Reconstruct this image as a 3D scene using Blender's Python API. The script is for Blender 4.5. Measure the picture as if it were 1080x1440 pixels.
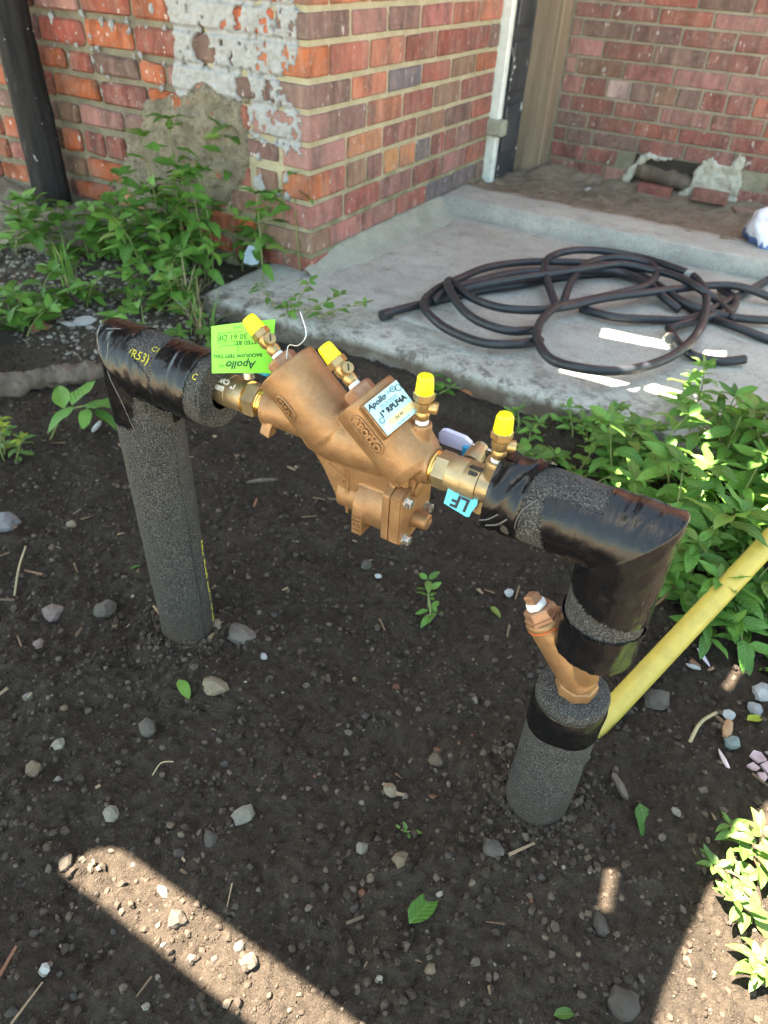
import bpy, bmesh, math, random
import numpy as np
from mathutils import Vector, Matrix, noise as mnoise

R = math.radians
S = bpy.context.scene
COL = S.collection
for o in list(bpy.data.objects):
    bpy.data.objects.remove(o)

# ------------------------------------------------------------------ camera
CAM_POS = Vector((1.08891562, -1.50481719, 0.76178))
FPX = 1000.0                       # focal length in pixels of a 1080 x 1440 picture
PITCH, ROLL, YAW = R(38.76), R(3.274), R(-28.95)

def _rot():
    c, s = math.cos, math.sin
    T = np.array([[1, 0, 0], [0, 0, -1], [0, 1, 0]], float)
    ro = np.array([[c(ROLL), -s(ROLL), 0], [s(ROLL), c(ROLL), 0], [0, 0, 1]])
    pi = np.array([[1, 0, 0], [0, c(PITCH), -s(PITCH)], [0, s(PITCH), c(PITCH)]])
    ya = np.array([[c(YAW), -s(YAW), 0], [s(YAW), c(YAW), 0], [0, 0, 1]])
    return ro @ pi @ T @ ya
MC = _rot()
cam_data = bpy.data.cameras.new('camera')
cam = bpy.data.objects.new('camera', cam_data)
COL.objects.link(cam)
m = Matrix.Identity(4)
for i in range(3):
    m[i][0] = MC[0][i]; m[i][1] = -MC[1][i]; m[i][2] = -MC[2][i]; m[i][3] = CAM_POS[i]
cam.matrix_world = m
cam_data.sensor_fit = 'VERTICAL'
cam_data.sensor_height = 36.0
cam_data.sensor_width = 27.0
cam_data.lens = 25.0
cam_data.clip_start = 0.02
cam_data.clip_end = 500
cam_data.dof.use_dof = True
cam_data.dof.focus_distance = 0.68
cam_data.dof.aperture_fstop = 9.0
S.camera = cam
S.render.resolution_x = 768
S.render.resolution_y = 1024

# ------------------------------------------------------------------ world, sun, exposure
SUN_EL = R(67)
SHADOW_DIR = Vector((0.90, 0.43, 0)).normalized()       # where shadows fall on the ground
world = bpy.data.worlds.new('World')
S.world = world
world.use_nodes = True
wn = world.node_tree.nodes; wl = world.node_tree.links
for n in list(wn): wn.remove(n)
sky = wn.new('ShaderNodeTexSky'); sky.sky_type = 'NISHITA'; sky.sun_disc = False
sky.sun_elevation = SUN_EL
tos = -SHADOW_DIR
sky.sun_rotation = math.atan2(tos.x, tos.y)
sky.air_density = 1.0; sky.dust_density = 0.7; sky.ozone_density = 0.9
bg = wn.new('ShaderNodeBackground'); bg.inputs[1].default_value = 0.06
wo = wn.new('ShaderNodeOutputWorld')
wbal = wn.new('ShaderNodeMix'); wbal.data_type = 'RGBA'; wbal.blend_type = 'MULTIPLY'; wbal.inputs[0].default_value = 1.0
wbal.inputs[7].default_value = (1.12, 1.03, 0.76, 1)        # camera white balance set for open shade
wl.new(sky.outputs[0], wbal.inputs[6]); wl.new(wbal.outputs[2], bg.inputs[0]); wl.new(bg.outputs[0], wo.inputs[0])
sun_data = bpy.data.lights.new('sun', 'SUN')
sun_data.energy = 5.0; sun_data.angle = R(0.25); sun_data.color = (1.0, 0.89, 0.72)
sun = bpy.data.objects.new('sun', sun_data); COL.objects.link(sun)
ldir = Vector((SHADOW_DIR.x * math.cos(SUN_EL), SHADOW_DIR.y * math.cos(SUN_EL), -math.sin(SUN_EL)))
sun.rotation_euler = ldir.to_track_quat('-Z', 'Y').to_euler()
sun.location = (-2, -2, 6)
S.view_settings.view_transform = 'Standard'
S.view_settings.look = 'None'
S.view_settings.gamma = 1.0
S.view_settings.use_curve_mapping = False
S.view_settings.exposure = 3.95
S.render.engine = 'CYCLES'

# ------------------------------------------------------------------ points from picture rays (design aid)
def ray(u, v):
    d = MC.T @ np.array([(u - 540) / FPX, (v - 720) / FPX, 1.0])
    return Vector(d)
def onz(u, v, z=0.0):
    d = ray(u, v); return CAM_POS + d * ((z - CAM_POS.z) / d.z)
def ony(u, v, y):
    d = ray(u, v); return CAM_POS + d * ((y - CAM_POS.y) / d.y)

# ------------------------------------------------------------------ noise for big grids
_rs = np.random.RandomState(5)
_tab = _rs.rand(256, 256)
def vn(x, y, s):
    x = np.asarray(x) * s + 37.3; y = np.asarray(y) * s + 91.7
    xi = np.floor(x).astype(int); yi = np.floor(y).astype(int)
    fx = x - xi; fy = y - yi
    fx = fx * fx * (3 - 2 * fx); fy = fy * fy * (3 - 2 * fy)
    a = _tab[xi & 255, yi & 255]; b = _tab[(xi + 1) & 255, yi & 255]
    c = _tab[xi & 255, (yi + 1) & 255]; d = _tab[(xi + 1) & 255, (yi + 1) & 255]
    return (a * (1 - fx) + b * fx) * (1 - fy) + (c * (1 - fx) + d * fx) * fy - 0.5
def sst(a, b, x):
    t = np.clip((np.asarray(x) - a) / (b - a), 0, 1); return t * t * (3 - 2 * t)
def soil_h(x, y):
    x = np.asarray(x, float); y = np.asarray(y, float)
    h = 0.022 * vn(x, y, 3.1) + 0.014 * vn(x, y, 9.7) + 0.013 * vn(x, y, 26) + 0.012 * np.abs(vn(x, y, 58)) + 0.009 * np.abs(vn(x + 3, y, 120)) + 0.005 * vn(x, y, 200)
    r = np.hypot(x - 0.543, y + 1.058); h += 0.006 * np.exp(-(r / 0.09) ** 2)
    r = np.hypot(x - 1.047, y + 1.06); h += 0.021 * np.exp(-(r / 0.16) ** 2)
    h += 0.03 * sst(-0.75, -0.2, y) * sst(0.15, -0.25, x)
    h += 0.012 * sst(1.1, 1.3, x)
    h += 0.022 * sst(-.36, -.27, y) * sst(.1, .3, x)
    return h
def gz(x, y):
    return float(soil_h(x, y))

# ------------------------------------------------------------------ materials
def _n(nt, t, **kw):
    n = nt.nodes.new(t)
    for k, v in kw.items(): setattr(n, k, v)
    return n
class M:
    """small node builder"""
    def __init__(s, name):
        s.m = bpy.data.materials.new(name); s.m.use_nodes = True
        s.t = s.m.node_tree; s.p = s.t.nodes['Principled BSDF']; s.out = s.t.nodes['Material Output']
    def link(s, a, b): s.t.links.new(a, b)
    def set(s, **kw):
        for k, v in kw.items():
            s.p.inputs[k.replace('_', ' ')].default_value = v if not (isinstance(v, tuple) and len(v) == 3) else (*v, 1)
        return s
    def co(s, which='Object'):
        if which == 'Position':
            return _n(s.t, 'ShaderNodeNewGeometry').outputs['Position']
        return _n(s.t, 'ShaderNodeTexCoord').outputs[which]
    def noise(s, co, scale, detail=4, rough=0.55, stretch=None, dist=0):
        if stretch:
            mp = _n(s.t, 'ShaderNodeMapping'); mp.inputs['Scale'].default_value = stretch
            s.link(co, mp.inputs['Vector']); co = mp.outputs[0]
        n = _n(s.t, 'ShaderNodeTexNoise'); n.inputs['Scale'].default_value = scale
        n.inputs['Detail'].default_value = detail; n.inputs['Roughness'].default_value = rough
        n.inputs['Distortion'].default_value = dist
        s.link(co, n.inputs['Vector']); return n.outputs['Fac']
    def voro(s, co, scale, out='Distance', feature='F1'):
        n = _n(s.t, 'ShaderNodeTexVoronoi'); n.inputs['Scale'].default_value = scale; n.feature = feature
        s.link(co, n.inputs['Vector']); return n.outputs[out]
    def ramp(s, fac, stops, interp='LINEAR'):
        n = _n(s.t, 'ShaderNodeValToRGB'); cr = n.color_ramp; cr.interpolation = interp
        while len(cr.elements) < len(stops): cr.elements.new(0.5)
        for e, (p, c) in zip(cr.elements, stops):
            e.position = p; e.color = (*c, 1) if len(c) == 3 else c
        s.link(fac, n.inputs['Fac']); return n.outputs['Color']
    def rng(s, fac, a, b, c=0.0, d=1.0):
        n = _n(s.t, 'ShaderNodeMapRange'); n.clamp = True
        for i, v in enumerate((a, b, c, d)): n.inputs[i + 1].default_value = v
        s.link(fac, n.inputs[0]); return n.outputs[0]
    def mix(s, fac, a, b, mode='MIX'):
        n = _n(s.t, 'ShaderNodeMix', data_type='RGBA', blend_type=mode)
        for sock, v in ((n.inputs['Factor'], fac), (n.inputs['A'], a), (n.inputs['B'], b)):
            pass
        f, A, B = n.inputs[0], n.inputs[6], n.inputs[7]
        for sock, v in ((f, fac), (A, a), (B, b)):
            if isinstance(v, (int, float)): sock.default_value = v
            elif isinstance(v, tuple): sock.default_value = (*v, 1) if len(v) == 3 else v
            else: s.link(v, sock)
        return n.outputs[2]
    def math(s, op, a, b=0.0):
        n = _n(s.t, 'ShaderNodeMath', operation=op)
        for i, v in enumerate((a, b)):
            if isinstance(v, (int, float)): n.inputs[i].default_value = v
            else: s.link(v, n.inputs[i])
        return n.outputs[0]
    def bump(s, h, strength=0.5, dist=0.002, prev=None):
        n = _n(s.t, 'ShaderNodeBump'); n.inputs['Strength'].default_value = strength
        n.inputs['Distance'].default_value = dist
        s.link(h, n.inputs['Height'])
        if prev is not None: s.link(prev, n.inputs['Normal'])
        return n.outputs[0]
    def color(s, c): s.link(c, s.p.inputs['Base Color']); return s
    def normal(s, c): s.link(c, s.p.inputs['Normal']); return s
    def rough(s, c): s.link(c, s.p.inputs['Roughness']); return s

def plain(name, col, rough=0.6, metal=0.0, var=0.15, scale=60, bump=0.15, bdist=0.001, dirt=0.0):
    k = M(name).set(Roughness=rough, Metallic=metal)
    co = k.co('Position')
    a = tuple(max(0, c * (1 - var)) for c in col); b = tuple(min(1, c * (1 + var)) for c in col)
    c = k.mix(k.rng(k.noise(co, scale), .3, .7), a, b)
    if dirt: c = k.mix(k.rng(k.noise(co, scale * .35, 5, .7), .5, .72, 0, dirt), c, (.06, .05, .04))
    k.color(c)
    if bump: k.normal(k.bump(k.noise(co, scale * 4, 3), bump, bdist))
    k.rough(k.rng(k.noise(co, scale * 1.7), .3, .7, max(0.02, rough - .1), min(1, rough + .1)))
    return k.m

MAT = {}
# soil
def mk_soil():
    k = M('soil').set(Roughness=0.95)
    co = k.co('Position')
    f = k.noise(co, 7, 6, .65); g = k.noise(co, 90, 5, .7); h = k.noise(co, 420, 3, .7)
    c = k.mix(k.rng(f, .35, .65), (.033, .0240, .0170), (.056, .0410, .0290))
    c = k.mix(k.rng(k.noise(co, 2.6, 5, .6), .42, .66, 0, .75), c, (.050, .038, .027))
    sp = _n(k.t, 'ShaderNodeSeparateXYZ'); k.link(co, sp.inputs[0])
    pale = k.math('MULTIPLY', k.rng(sp.outputs[1], -.70, -.45), k.rng(sp.outputs[0], .12, -.20))
    c = k.mix(k.math('MULTIPLY', pale, k.rng(k.noise(co, 11, 5, .7), .3, .6, .35, .95)), c, (.135, .115, .088))
    c = k.mix(k.rng(g, .42, .75), c, (.080, .060, .043))
    c = k.mix(k.rng(h, .62, .72), c, (.105, .084, .064))
    c = k.mix(k.rng(k.noise(co, 230, 3, .6), .62, .75, 0, .6), c, (.022, .017, .014))
    k.color(c)
    b = k.bump(k.noise(co, 150, 6, .8), 1.0, .008)
    b = k.bump(k.voro(co, 420), .7, .0022, b)
    k.normal(b); k.p.inputs['Specular IOR Level'].default_value = .25
    return k.m
MAT['soil'] = mk_soil()
def mk_island(name, stops, rough=.9, bumpscale=300, spec=.3):
    k = M(name).set(Roughness=rough)
    k.p.inputs['Specular IOR Level'].default_value = spec
    co = k.co('Position')
    ri = _n(k.t, 'ShaderNodeNewGeometry').outputs['Random Per Island']
    c = k.ramp(ri, stops)
    c = k.mix(k.rng(k.noise(co, bumpscale, 4, .7), .35, .75, 0, .5), c, (.04, .033, .028))
    k.color(c); k.normal(k.bump(k.noise(co, bumpscale * 2, 4, .7), .5, .001))
    return k.m
MAT['crumb'] = mk_island('soil_crumb', [(0, (.026, .0182, .0125)), (.55, (.048, .0345, .024)), (.85, (.078, .058, .041)), (1, (.13, .103, .077))])
MAT['gravel'] = mk_island('gravel', [(0, (.05, .043, .036)), (.45, (.088, .072, .055)), (.7, (.12, .095, .07)), (.88, (.18, .16, .13)), (.96, (.15, .075, .045)), (1, (.30, .28, .25))], .8)
MAT['rubble'] = mk_island('rubble', [(0, (.12, .11, .095)), (.4, (.2, .185, .16)), (.7, (.28, .25, .2)), (.9, (.36, .34, .3)), (1, (.2, .1, .07))], .85)
MAT['litter'] = mk_island('litter', [(0, (.10, .07, .045)), (.5, (.20, .13, .08)), (.8, (.3, .22, .14)), (1, (.24, .10, .06))], .8)
def mk_stone():
    k = M('stone').set(Roughness=.85); co = k.co('Position')
    oc = _n(k.t, 'ShaderNodeObjectInfo').outputs['Color']
    c = k.mix(k.rng(k.noise(co, 120, 5, .7), .35, .7, 0, .55), oc, k.mix(1.0, oc, (.45, .42, .40), 'MULTIPLY'))
    c = k.mix(k.rng(k.noise(co, 45, 4, .7), .55, .7, 0, .7), c, (.055, .044, .036))
    k.color(c); k.normal(k.bump(k.noise(co, 260, 5, .7), .5, .0015)); return k.m
MAT['stone'] = mk_stone()

def mk_brick(name, old):
    k = M(name).set(Roughness=.85); k.p.inputs['Specular IOR Level'].default_value = .3
    co = k.co('Position'); oc = _n(k.t, 'ShaderNodeObjectInfo').outputs['Color']
    rnd = _n(k.t, 'ShaderNodeObjectInfo').outputs['Random']
    off = _n(k.t, 'ShaderNodeVectorMath', operation='SCALE'); 
    comb = _n(k.t, 'ShaderNodeCombineXYZ'); k.link(rnd, comb.inputs[0]); k.link(rnd, comb.inputs[1])
    k.link(comb.outputs[0], off.inputs[0]); off.inputs['Scale'].default_value = 9.0
    add = _n(k.t, 'ShaderNodeVectorMath', operation='ADD'); k.link(co, add.inputs[0]); k.link(off.outputs[0], add.inputs[1])
    co = add.outputs[0]
    dark = k.mix(1.0, oc, (.36, .34, .38), 'MULTIPLY')
    lite = k.mix(.35, oc, (.62, .42, .34))
    c = k.mix(k.rng(k.noise(co, 22, 5, .6, (1, 1, .35)), .42, .68), oc, dark)
    c = k.mix(k.rng(k.noise(co, 9, 5, .65), .45, .66, 0, .55), c, (.13, .095, .085))
    c = k.mix(k.rng(k.noise(co, 30, 4, .6, (1.2, 1.2, .22)), .52, .72, 0, .6), c, lite)
    c = k.mix(k.rng(k.noise(co, 55, 6, .75), .52, .8, 0, .45), c, (.46, .38, .33))
    c = k.mix(k.rng(k.noise(co, 90, 4, .7), .60, .70, 0, .75 if old else .55), c, (.075, .05, .045))
    c = k.mix(k.rng(k.noise(co, 65, 3, .6, (1, 1, .45)), .66, .69, 0, .9 if old else .6), c, (.55, .53, .52))
    c = k.mix(k.rng(k.noise(co, 6, 4, .6), .3, .7, 0 if old else .06, .10 if old else .24), c, (.33, .25, .215))
    k.color(c)
    b = k.bump(k.noise(co, 60, 6, .7), .6 if old else .4, .005); b = k.bump(k.noise(co, 420, 3, .6), .35, .001, b)
    k.normal(b); return k.m
MAT['brick_old'] = mk_brick('old_brick', True)
MAT['brick'] = mk_brick('brick', False)
def mk_mortar(name, a, b, moss=.0):
    k = M(name).set(Roughness=.95); co = k.co('Position')
    c = k.mix(k.rng(k.noise(co, 14, 5, .65), .35, .65), a, b)
    c = k.mix(k.rng(k.noise(co, 130, 4, .7), .52, .75, 0, .5), c, tuple(x * .45 for x in a))
    if moss:
        sp = _n(k.t, 'ShaderNodeSeparateXYZ'); k.link(co, sp.inputs[0])
        lo = k.rng(sp.outputs[2], .14, .34, 1, 0)
        f = k.math('MULTIPLY', lo, k.rng(k.noise(co, 16, 4, .6), .35, .6, .2, moss))
        c = k.mix(f, c, (.085, .10, .05))
    k.color(c); b2 = k.bump(k.noise(co, 90, 5, .7), .6, .004); b2 = k.bump(k.noise(co, 500, 3, .7), .5, .001, b2)
    k.normal(b2); return k.m
MAT['mortar'] = mk_mortar('mortar', (.31, .28, .185), (.42, .385, .275), .85)
MAT['mortar_old'] = mk_mortar('mortar_old', (.13, .12, .092), (.225, .205, .15))
MAT['mortar_back'] = mk_mortar('mortar_back', (.20, .18, .14), (.30, .27, .215), .6)
def mk_plaster():
    k = M('rough_plaster').set(Roughness=.95); co = k.co('Position')
    c = k.mix(k.rng(k.noise(co, 20, 6, .7), .35, .65), (.15, .13, .095), (.30, .265, .20))
    c = k.mix(k.rng(k.noise(co, 75, 4, .7), .52, .68, 0, .8), c, (.095, .082, .062))
    c = k.mix(k.rng(k.voro(co, 130), .0, .22, .75, 0), c, (.40, .37, .31))
    k.color(c); b = k.bump(k.noise(co, 45, 6, .75), 1.0, .012); b = k.bump(k.voro(co, 160), .6, .003, b); k.normal(b); return k.m
MAT['plaster'] = mk_plaster()
MAT['paint_grey'] = plain('pale_grey_paint', (.29, .30, .315), .5, 0, .14, 70, .5, .003, .3)
def mk_concrete():
    k = M('concrete').set(Roughness=.9); co = k.co('Position')
    f = k.noise(co, 3.2, 5, .6); g = k.noise(co, 17, 6, .7); h = k.noise(co, 150, 4, .7)
    c = k.mix(k.rng(f, .35, .65), (.33, .328, .30), (.45, .445, .405))
    c = k.mix(k.rng(g, .45, .75, 0, .7), c, (.25, .245, .225))
    c = k.mix(k.rng(h, .50, .72, 0, .7), c, (.17, .16, .14))
    c = k.mix(k.rng(k.noise(co, 420, 3, .7), .58, .72, 0, .6), c, (.52, .51, .47))
    c = k.mix(k.rng(k.noise(co, 9, 6, .75, (1, 2.2, 1)), .56, .68, 0, .6), c, (.16, .145, .12))
    c = k.mix(k.rng(k.noise(co, 5.5, 4, .6), .58, .75, 0, .55), c, (.22, .24, .16))
    # soil washed over the front edge of the slab
    sp = _n(k.t, 'ShaderNodeSeparateXYZ'); k.link(co, sp.inputs[0])
    edge = k.rng(sp.outputs[1], -.265, -.06, 1, 0)
    dirt = k.math('MULTIPLY', edge, k.rng(k.noise(co, 26, 6, .75), .47, .60))
    c = k.mix(dirt, c, (.10, .085, .07))
    low = k.rng(sp.outputs[2], .046, .064, 1, 0)
    c = k.mix(k.math('MULTIPLY', low, k.rng(k.noise(co, 12, 5, .7), .3, .55, .55, .97)), c, (.085, .062, .046))
    v = k.voro(co, 1.6, 'Distance', 'DISTANCE_TO_EDGE')
    k.color(c); b = k.bump(g, .4, .007); b = k.bump(h, .8, .003, b); b = k.bump(k.noise(co, 420, 3, .7), .6, .0012, b); k.normal(b); return k.m
MAT['concrete'] = mk_concrete()
MAT['skirt'] = mk_mortar('cement_skirt', (.33, .34, .30), (.43, .43, .38), .35)

def mk_foam():
    k = M('foam_rubber').set(Roughness=.72); co = k.co('Object')
    a = k.noise(co, 760, 2, .6, (1, 1, .75)); b = k.noise(co, 60, 4, .6)
    c = k.ramp(a, [(.36, (.009, .009, .009)), (.50, (.034, .034, .033)), (.62, (.092, .091, .087)), (.75, (.19, .19, .18))])
    c = k.mix(k.rng(b, .45, .75, 0, .35), c, (.09, .085, .075))
    wp = k.co('Position'); sp = _n(k.t, 'ShaderNodeSeparateXYZ'); k.link(wp, sp.inputs[0])
    mud = k.math('MULTIPLY', k.rng(sp.outputs[2], .012, .085, 1, 0), k.rng(k.noise(wp, 70, 5, .7), .36, .56))
    c = k.mix(mud, c, (.052, .038, .027))
    k.color(c); k.normal(k.bump(k.noise(co, 520, 3, .6), .9, .0026)); k.p.inputs['Specular IOR Level'].default_value = .28
    return k.m
MAT['foam'] = mk_foam()
def mk_tape():
    k = M('black_tape').set(Roughness=.15, Base_Color=(.005, .005, .006)); co = k.co('Object')
    k.p.inputs['Specular IOR Level'].default_value = .36
    w = k.noise(co, 34, 3, .55, (1, .5, .5), .8); f = k.noise(co, 240, 3, .6, (1, .3, .3))
    b = k.bump(w, .28, .010); b = k.bump(f, .10, .0012, b); b = k.bump(k.noise(co, 130, 3, .6, (1, .1, .1), .4), .30, .0025, b); b = k.bump(k.voro(co, 75), .16, .003, b)
    k.normal(b); k.rough(k.rng(k.noise(co, 55, 4, .6), .35, .7, .17, .36)); return k.m
MAT['tape'] = mk_tape()
def mk_bronze():
    k = M('cast_bronze').set(Metallic=.62, Roughness=.5); co = k.co('Position')
    c = k.mix(k.rng(k.noise(co, 30, 5, .65), .35, .68), (.235, .128, .058), (.345, .202, .098))
    c = k.mix(k.rng(k.noise(co, 95, 5, .7), .55, .8, 0, .5), c, (.17, .085, .042))
    c = k.mix(k.rng(k.noise(co, 14, 5, .7), .52, .7, 0, .5), c, (.20, .125, .075))
    k.color(c); c = k.mix(k.rng(k.noise(co, 420, 3, .7), .55, .75, 0, .25), c, (.16, .085, .04)); c = k.mix(k.rng(k.noise(co, 380, 3, .7), .60, .75, 0, .3), c, (.60, .40, .24)); k.color(c)
    b = k.bump(k.noise(co, 520, 3, .7), .45, .0011); b = k.bump(k.noise(co, 60, 3, .6), .2, .002, b)
    k.normal(b); k.rough(k.rng(k.noise(co, 70, 4, .6), .3, .7, .40, .58)); return k.m
MAT['bronze'] = mk_bronze()
MAT['bronze_plug'] = plain('bronze_plug', (.33, .18, .105), .5, .5, .2, 110, .3, .001)
MAT['brass'] = plain('brass', (.40, .27, .12), .34, .8, .16, 60, .2, .0006)
MAT['brass_dull'] = plain('dull_brass', (.33, .25, .14), .42, .75, .18, 55, .3, .0008)
MAT['thread'] = plain('gold_thread', (.72, .45, .13), .25, .95, .12, 120, .1, .0004)
MAT['steel'] = plain('steel', (.62, .62, .60), .3, .95, .12, 140, .2, .0005)
MAT['ptfe'] = plain('ptfe_tape', (.72, .75, .76), .55, 0, .12, 180, .6, .002)
MAT['cap_yellow'] = plain('yellow_plastic', (.86, .76, .006), .38, 0, .05, 40, .1, .0006)
MAT['lavender'] = plain('lavender_plastic', (.56, .55, .74), .4, 0, .05, 40, .05)
MAT['blue_plastic'] = plain('blue_plastic', (.02, .30, .55), .4, 0, .08, 60, .05)
MAT['tag_green'] = plain('green_card', (.25, .78, .06), .6, 0, .04, 30, .05)
MAT['tag_blue'] = plain('light_blue_plastic', (.10, .50, .66), .45, 0, .06, 50, .05)
MAT['plate_blue'] = plain('pale_blue_label', (.42, .68, .76), .42, .2, .06, 80, .05)
MAT['plate_tan'] = plain('tan_label_strip', (.62, .52, .28), .5, .1, .2, 150, .05)
MAT['plate_white'] = plain('white_label', (.72, .78, .76), .5, 0, .08, 150, .05)
MAT['ink'] = plain('black_ink', (.012, .014, .012), .6, 0, 0, 50, 0)
MAT['ink_green'] = plain('dark_green_ink', (.012, .06, .02), .6, 0, 0, 50, 0)
MAT['ink_white'] = plain('white_ink', (.62, .60, .54), .6, 0, .1, 300, 0)
MAT['ink_yellow'] = plain('yellow_ink', (.42, .37, .03), .7, 0, .35, 500, .3)
MAT['hose'] = plain('black_rubber_hose', (.017, .020, .026), .45, 0, .3, 40, .35, .0012, .0)
MAT['conduit'] = plain('yellow_plastic_pipe', (.46, .35, .065), .5, 0, .07, 60, .12, .0006, .22)
def mk_black_wood():
    k = M('black_painted_wood').set(Roughness=.85); k.p.inputs['Specular IOR Level'].default_value = .2; co = k.co('Object')
    g = k.noise(co, 40, 5, .65, (1, 1, .08))
    c = k.mix(k.rng(g, .35, .7), (.012, .012, .014), (.035, .033, .033))
    c = k.mix(k.rng(k.noise(co, 26, 5, .7, (1, 1, .3)), .60, .72, 0, .6), c, (.11, .095, .085))
    c = k.mix(k.rng(k.noise(co, 60, 2, .5, (1, 1, .8)), .715, .73), c, (.42, .43, .46))
    k.color(c); b = k.bump(g, .9, .006); b = k.bump(k.noise(co, 120, 5, .7, (1, 1, .15)), .6, .003, b); k.normal(b); return k.m
MAT['post'] = mk_black_wood()
def mk_door():
    k = M('peeling_dark_paint').set(Roughness=.5); co = k.co('Position')
    c = k.mix(k.rng(k.noise(co, 8, 4, .6), .35, .65), (.022, .025, .032), (.055, .06, .07))
    c = k.mix(k.rng(k.noise(co, 17, 3, .55, (1, 1, .8), .6), .655, .675), c, (.55, .57, .58))
    k.color(c); k.normal(k.bump(k.noise(co, 50, 4, .6), .3, .002)); return k.m
MAT['door'] = mk_door()
def mk_wood(name, a, b, dirt=.4):
    k = M(name).set(Roughness=.8); co = k.co('Object')
    g = k.noise(co, 34, 6, .65, (1, 1, .05)); 
    c = k.mix(k.rng(g, .35, .7), a, b)
    c = k.mix(k.rng(k.noise(co, 9, 4, .65, (1, 1, .4)), .5, .75, 0, dirt), c, tuple(x * .4 for x in a))
    b = k.bump(g, .9, .006); k.color(c); k.normal(k.bump(k.noise(co, 90, 5, .7), .5, .004, b)); return k.m
MAT['jamb'] = mk_wood('weathered_wood', (.17, .125, .085), (.29, .225, .165))
MAT['log'] = mk_wood('rotten_wood', (.07, .052, .038), (.17, .13, .10), .8)
MAT['board'] = mk_wood('dark_shade_board', (.030, .028, .027), (.052, .048, .045))  # boards of the added canopy, dark to keep tape reflections black
MAT['trim'] = plain('white_trim_paint', (.66, .70, .68), .5, 0, .1, 40, .3, .001, .35)
MAT['white_scrap'] = plain('white_plastic', (.30, .30, .295), .45, 0, .06, 60, .2, .002)
MAT['foam_white'] = mk_mortar('expanding_foam', (.34, .335, .28), (.46, .455, .40))
MAT['bag_white'] = plain('white_plastic_film', (.62, .66, .78), .35, 0, .08, 20, .4, .01)
MAT['bag_blue'] = plain('blue_plastic_film', (.10, .18, .42), .35, 0, .15, 20, .4, .01)
MAT['chip_pink'] = plain('pink_chip', (.36, .26, .28), .6, 0, .12, 80, .2)
def mk_leaf(name, a, b, c2):
    k = M(name).set(Roughness=.5); k.p.inputs['Specular IOR Level'].default_value = .4
    oi = _n(k.t, 'ShaderNodeObjectInfo'); co = k.co('Object')
    c = k.ramp(oi.outputs['Random'], [(0, tuple(x * .72 for x in a)), (.25, a), (.65, b), (.93, c2), (1, (.20, .26, .05))])
    c = k.mix(k.rng(k.noise(co, 5, 4, .6), .35, .7, 0, .45), c, k.mix(1.0, c, (.6, .66, .6), 'MULTIPLY'))
    sp = _n(k.t, 'ShaderNodeSeparateXYZ'); k.link(co, sp.inputs[0])
    ax = k.math('ABSOLUTE', sp.outputs[0])
    vein = k.rng(ax, .006, .022, .55, 0)
    wv = k.math('ADD', k.math('MULTIPLY', sp.outputs[1], 46.0), k.math('MULTIPLY', ax, -44.0))
    side = k.rng(k.math('SINE', wv), .86, 1.0, 0, .28)
    c = k.mix(k.math('MAXIMUM', vein, side), c, k.mix(.5, c, (.30, .42, .14)))
    c = k.mix(k.rng(k.noise(k.co('Position'), 70, 3, .6), .70, .74, 0, .7), c, (.13, .085, .03))
    k.color(c)
    k.normal(k.bump(k.math('SINE', wv), .18, .02))
    tr = _n(k.t, 'ShaderNodeBsdfTranslucent'); tc = k.mix(.5, c, (.20, .34, .02)); k.link(tc, tr.inputs[0])
    mx = _n(k.t, 'ShaderNodeMixShader'); mx.inputs[0].default_value = .28
    k.link(k.p.outputs[0], mx.inputs[1]); k.link(tr.outputs[0], mx.inputs[2]); k.link(mx.outputs[0], k.out.inputs[0])
    return k.m
MAT['leaf'] = mk_leaf('leaf', (.080, .205, .032), (.115, .27, .042), (.17, .35, .06))
MAT['leaf_pale'] = mk_leaf('leaf_pale', (.070, .15, .026), (.095, .185, .032), (.14, .225, .045))
MAT['leaf_yellow'] = mk_leaf('leaf_yellow', (.30, .36, .03), (.34, .40, .03), (.36, .42, .04))
MAT['stem'] = plain('plant_stem', (.16, .19, .06), .6, 0, .2, 60, 0)
MAT['stem_brown'] = plain('brown_stem', (.22, .14, .07), .7, 0, .25, 60, 0)
MAT['straw'] = plain('dry_straw', (.34, .28, .16), .8, 0, .2, 60, 0)

# ------------------------------------------------------------------ mesh helpers
def tag(o, label=None, cat=None, group=None, kind=None):
    if label: o['label'] = label
    if cat: o['category'] = cat
    if group: o['group'] = group
    if kind: o['kind'] = kind
    return o
def empty(name, loc, label, cat, group=None):
    o = bpy.data.objects.new(name, None); o.empty_display_size = .05
    o.location = loc; COL.objects.link(o); return tag(o, label, cat, group)
def world_loc(p):
    v = Vector(p.location)
    while p.parent: p = p.parent; v += p.location
    return v
def link_mesh(name, me, mat=None, parent=None, loc=(0, 0, 0), smooth=False):
    if mat and not me.materials: me.materials.append(mat)
    if smooth: me.polygons.foreach_set('use_smooth', [True] * len(me.polygons))
    o = bpy.data.objects.new(name, me); COL.objects.link(o)
    o.location = Vector(loc)
    if parent:
        o.parent = parent; o.location = Vector(loc) - world_loc(parent)
    return o

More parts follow.
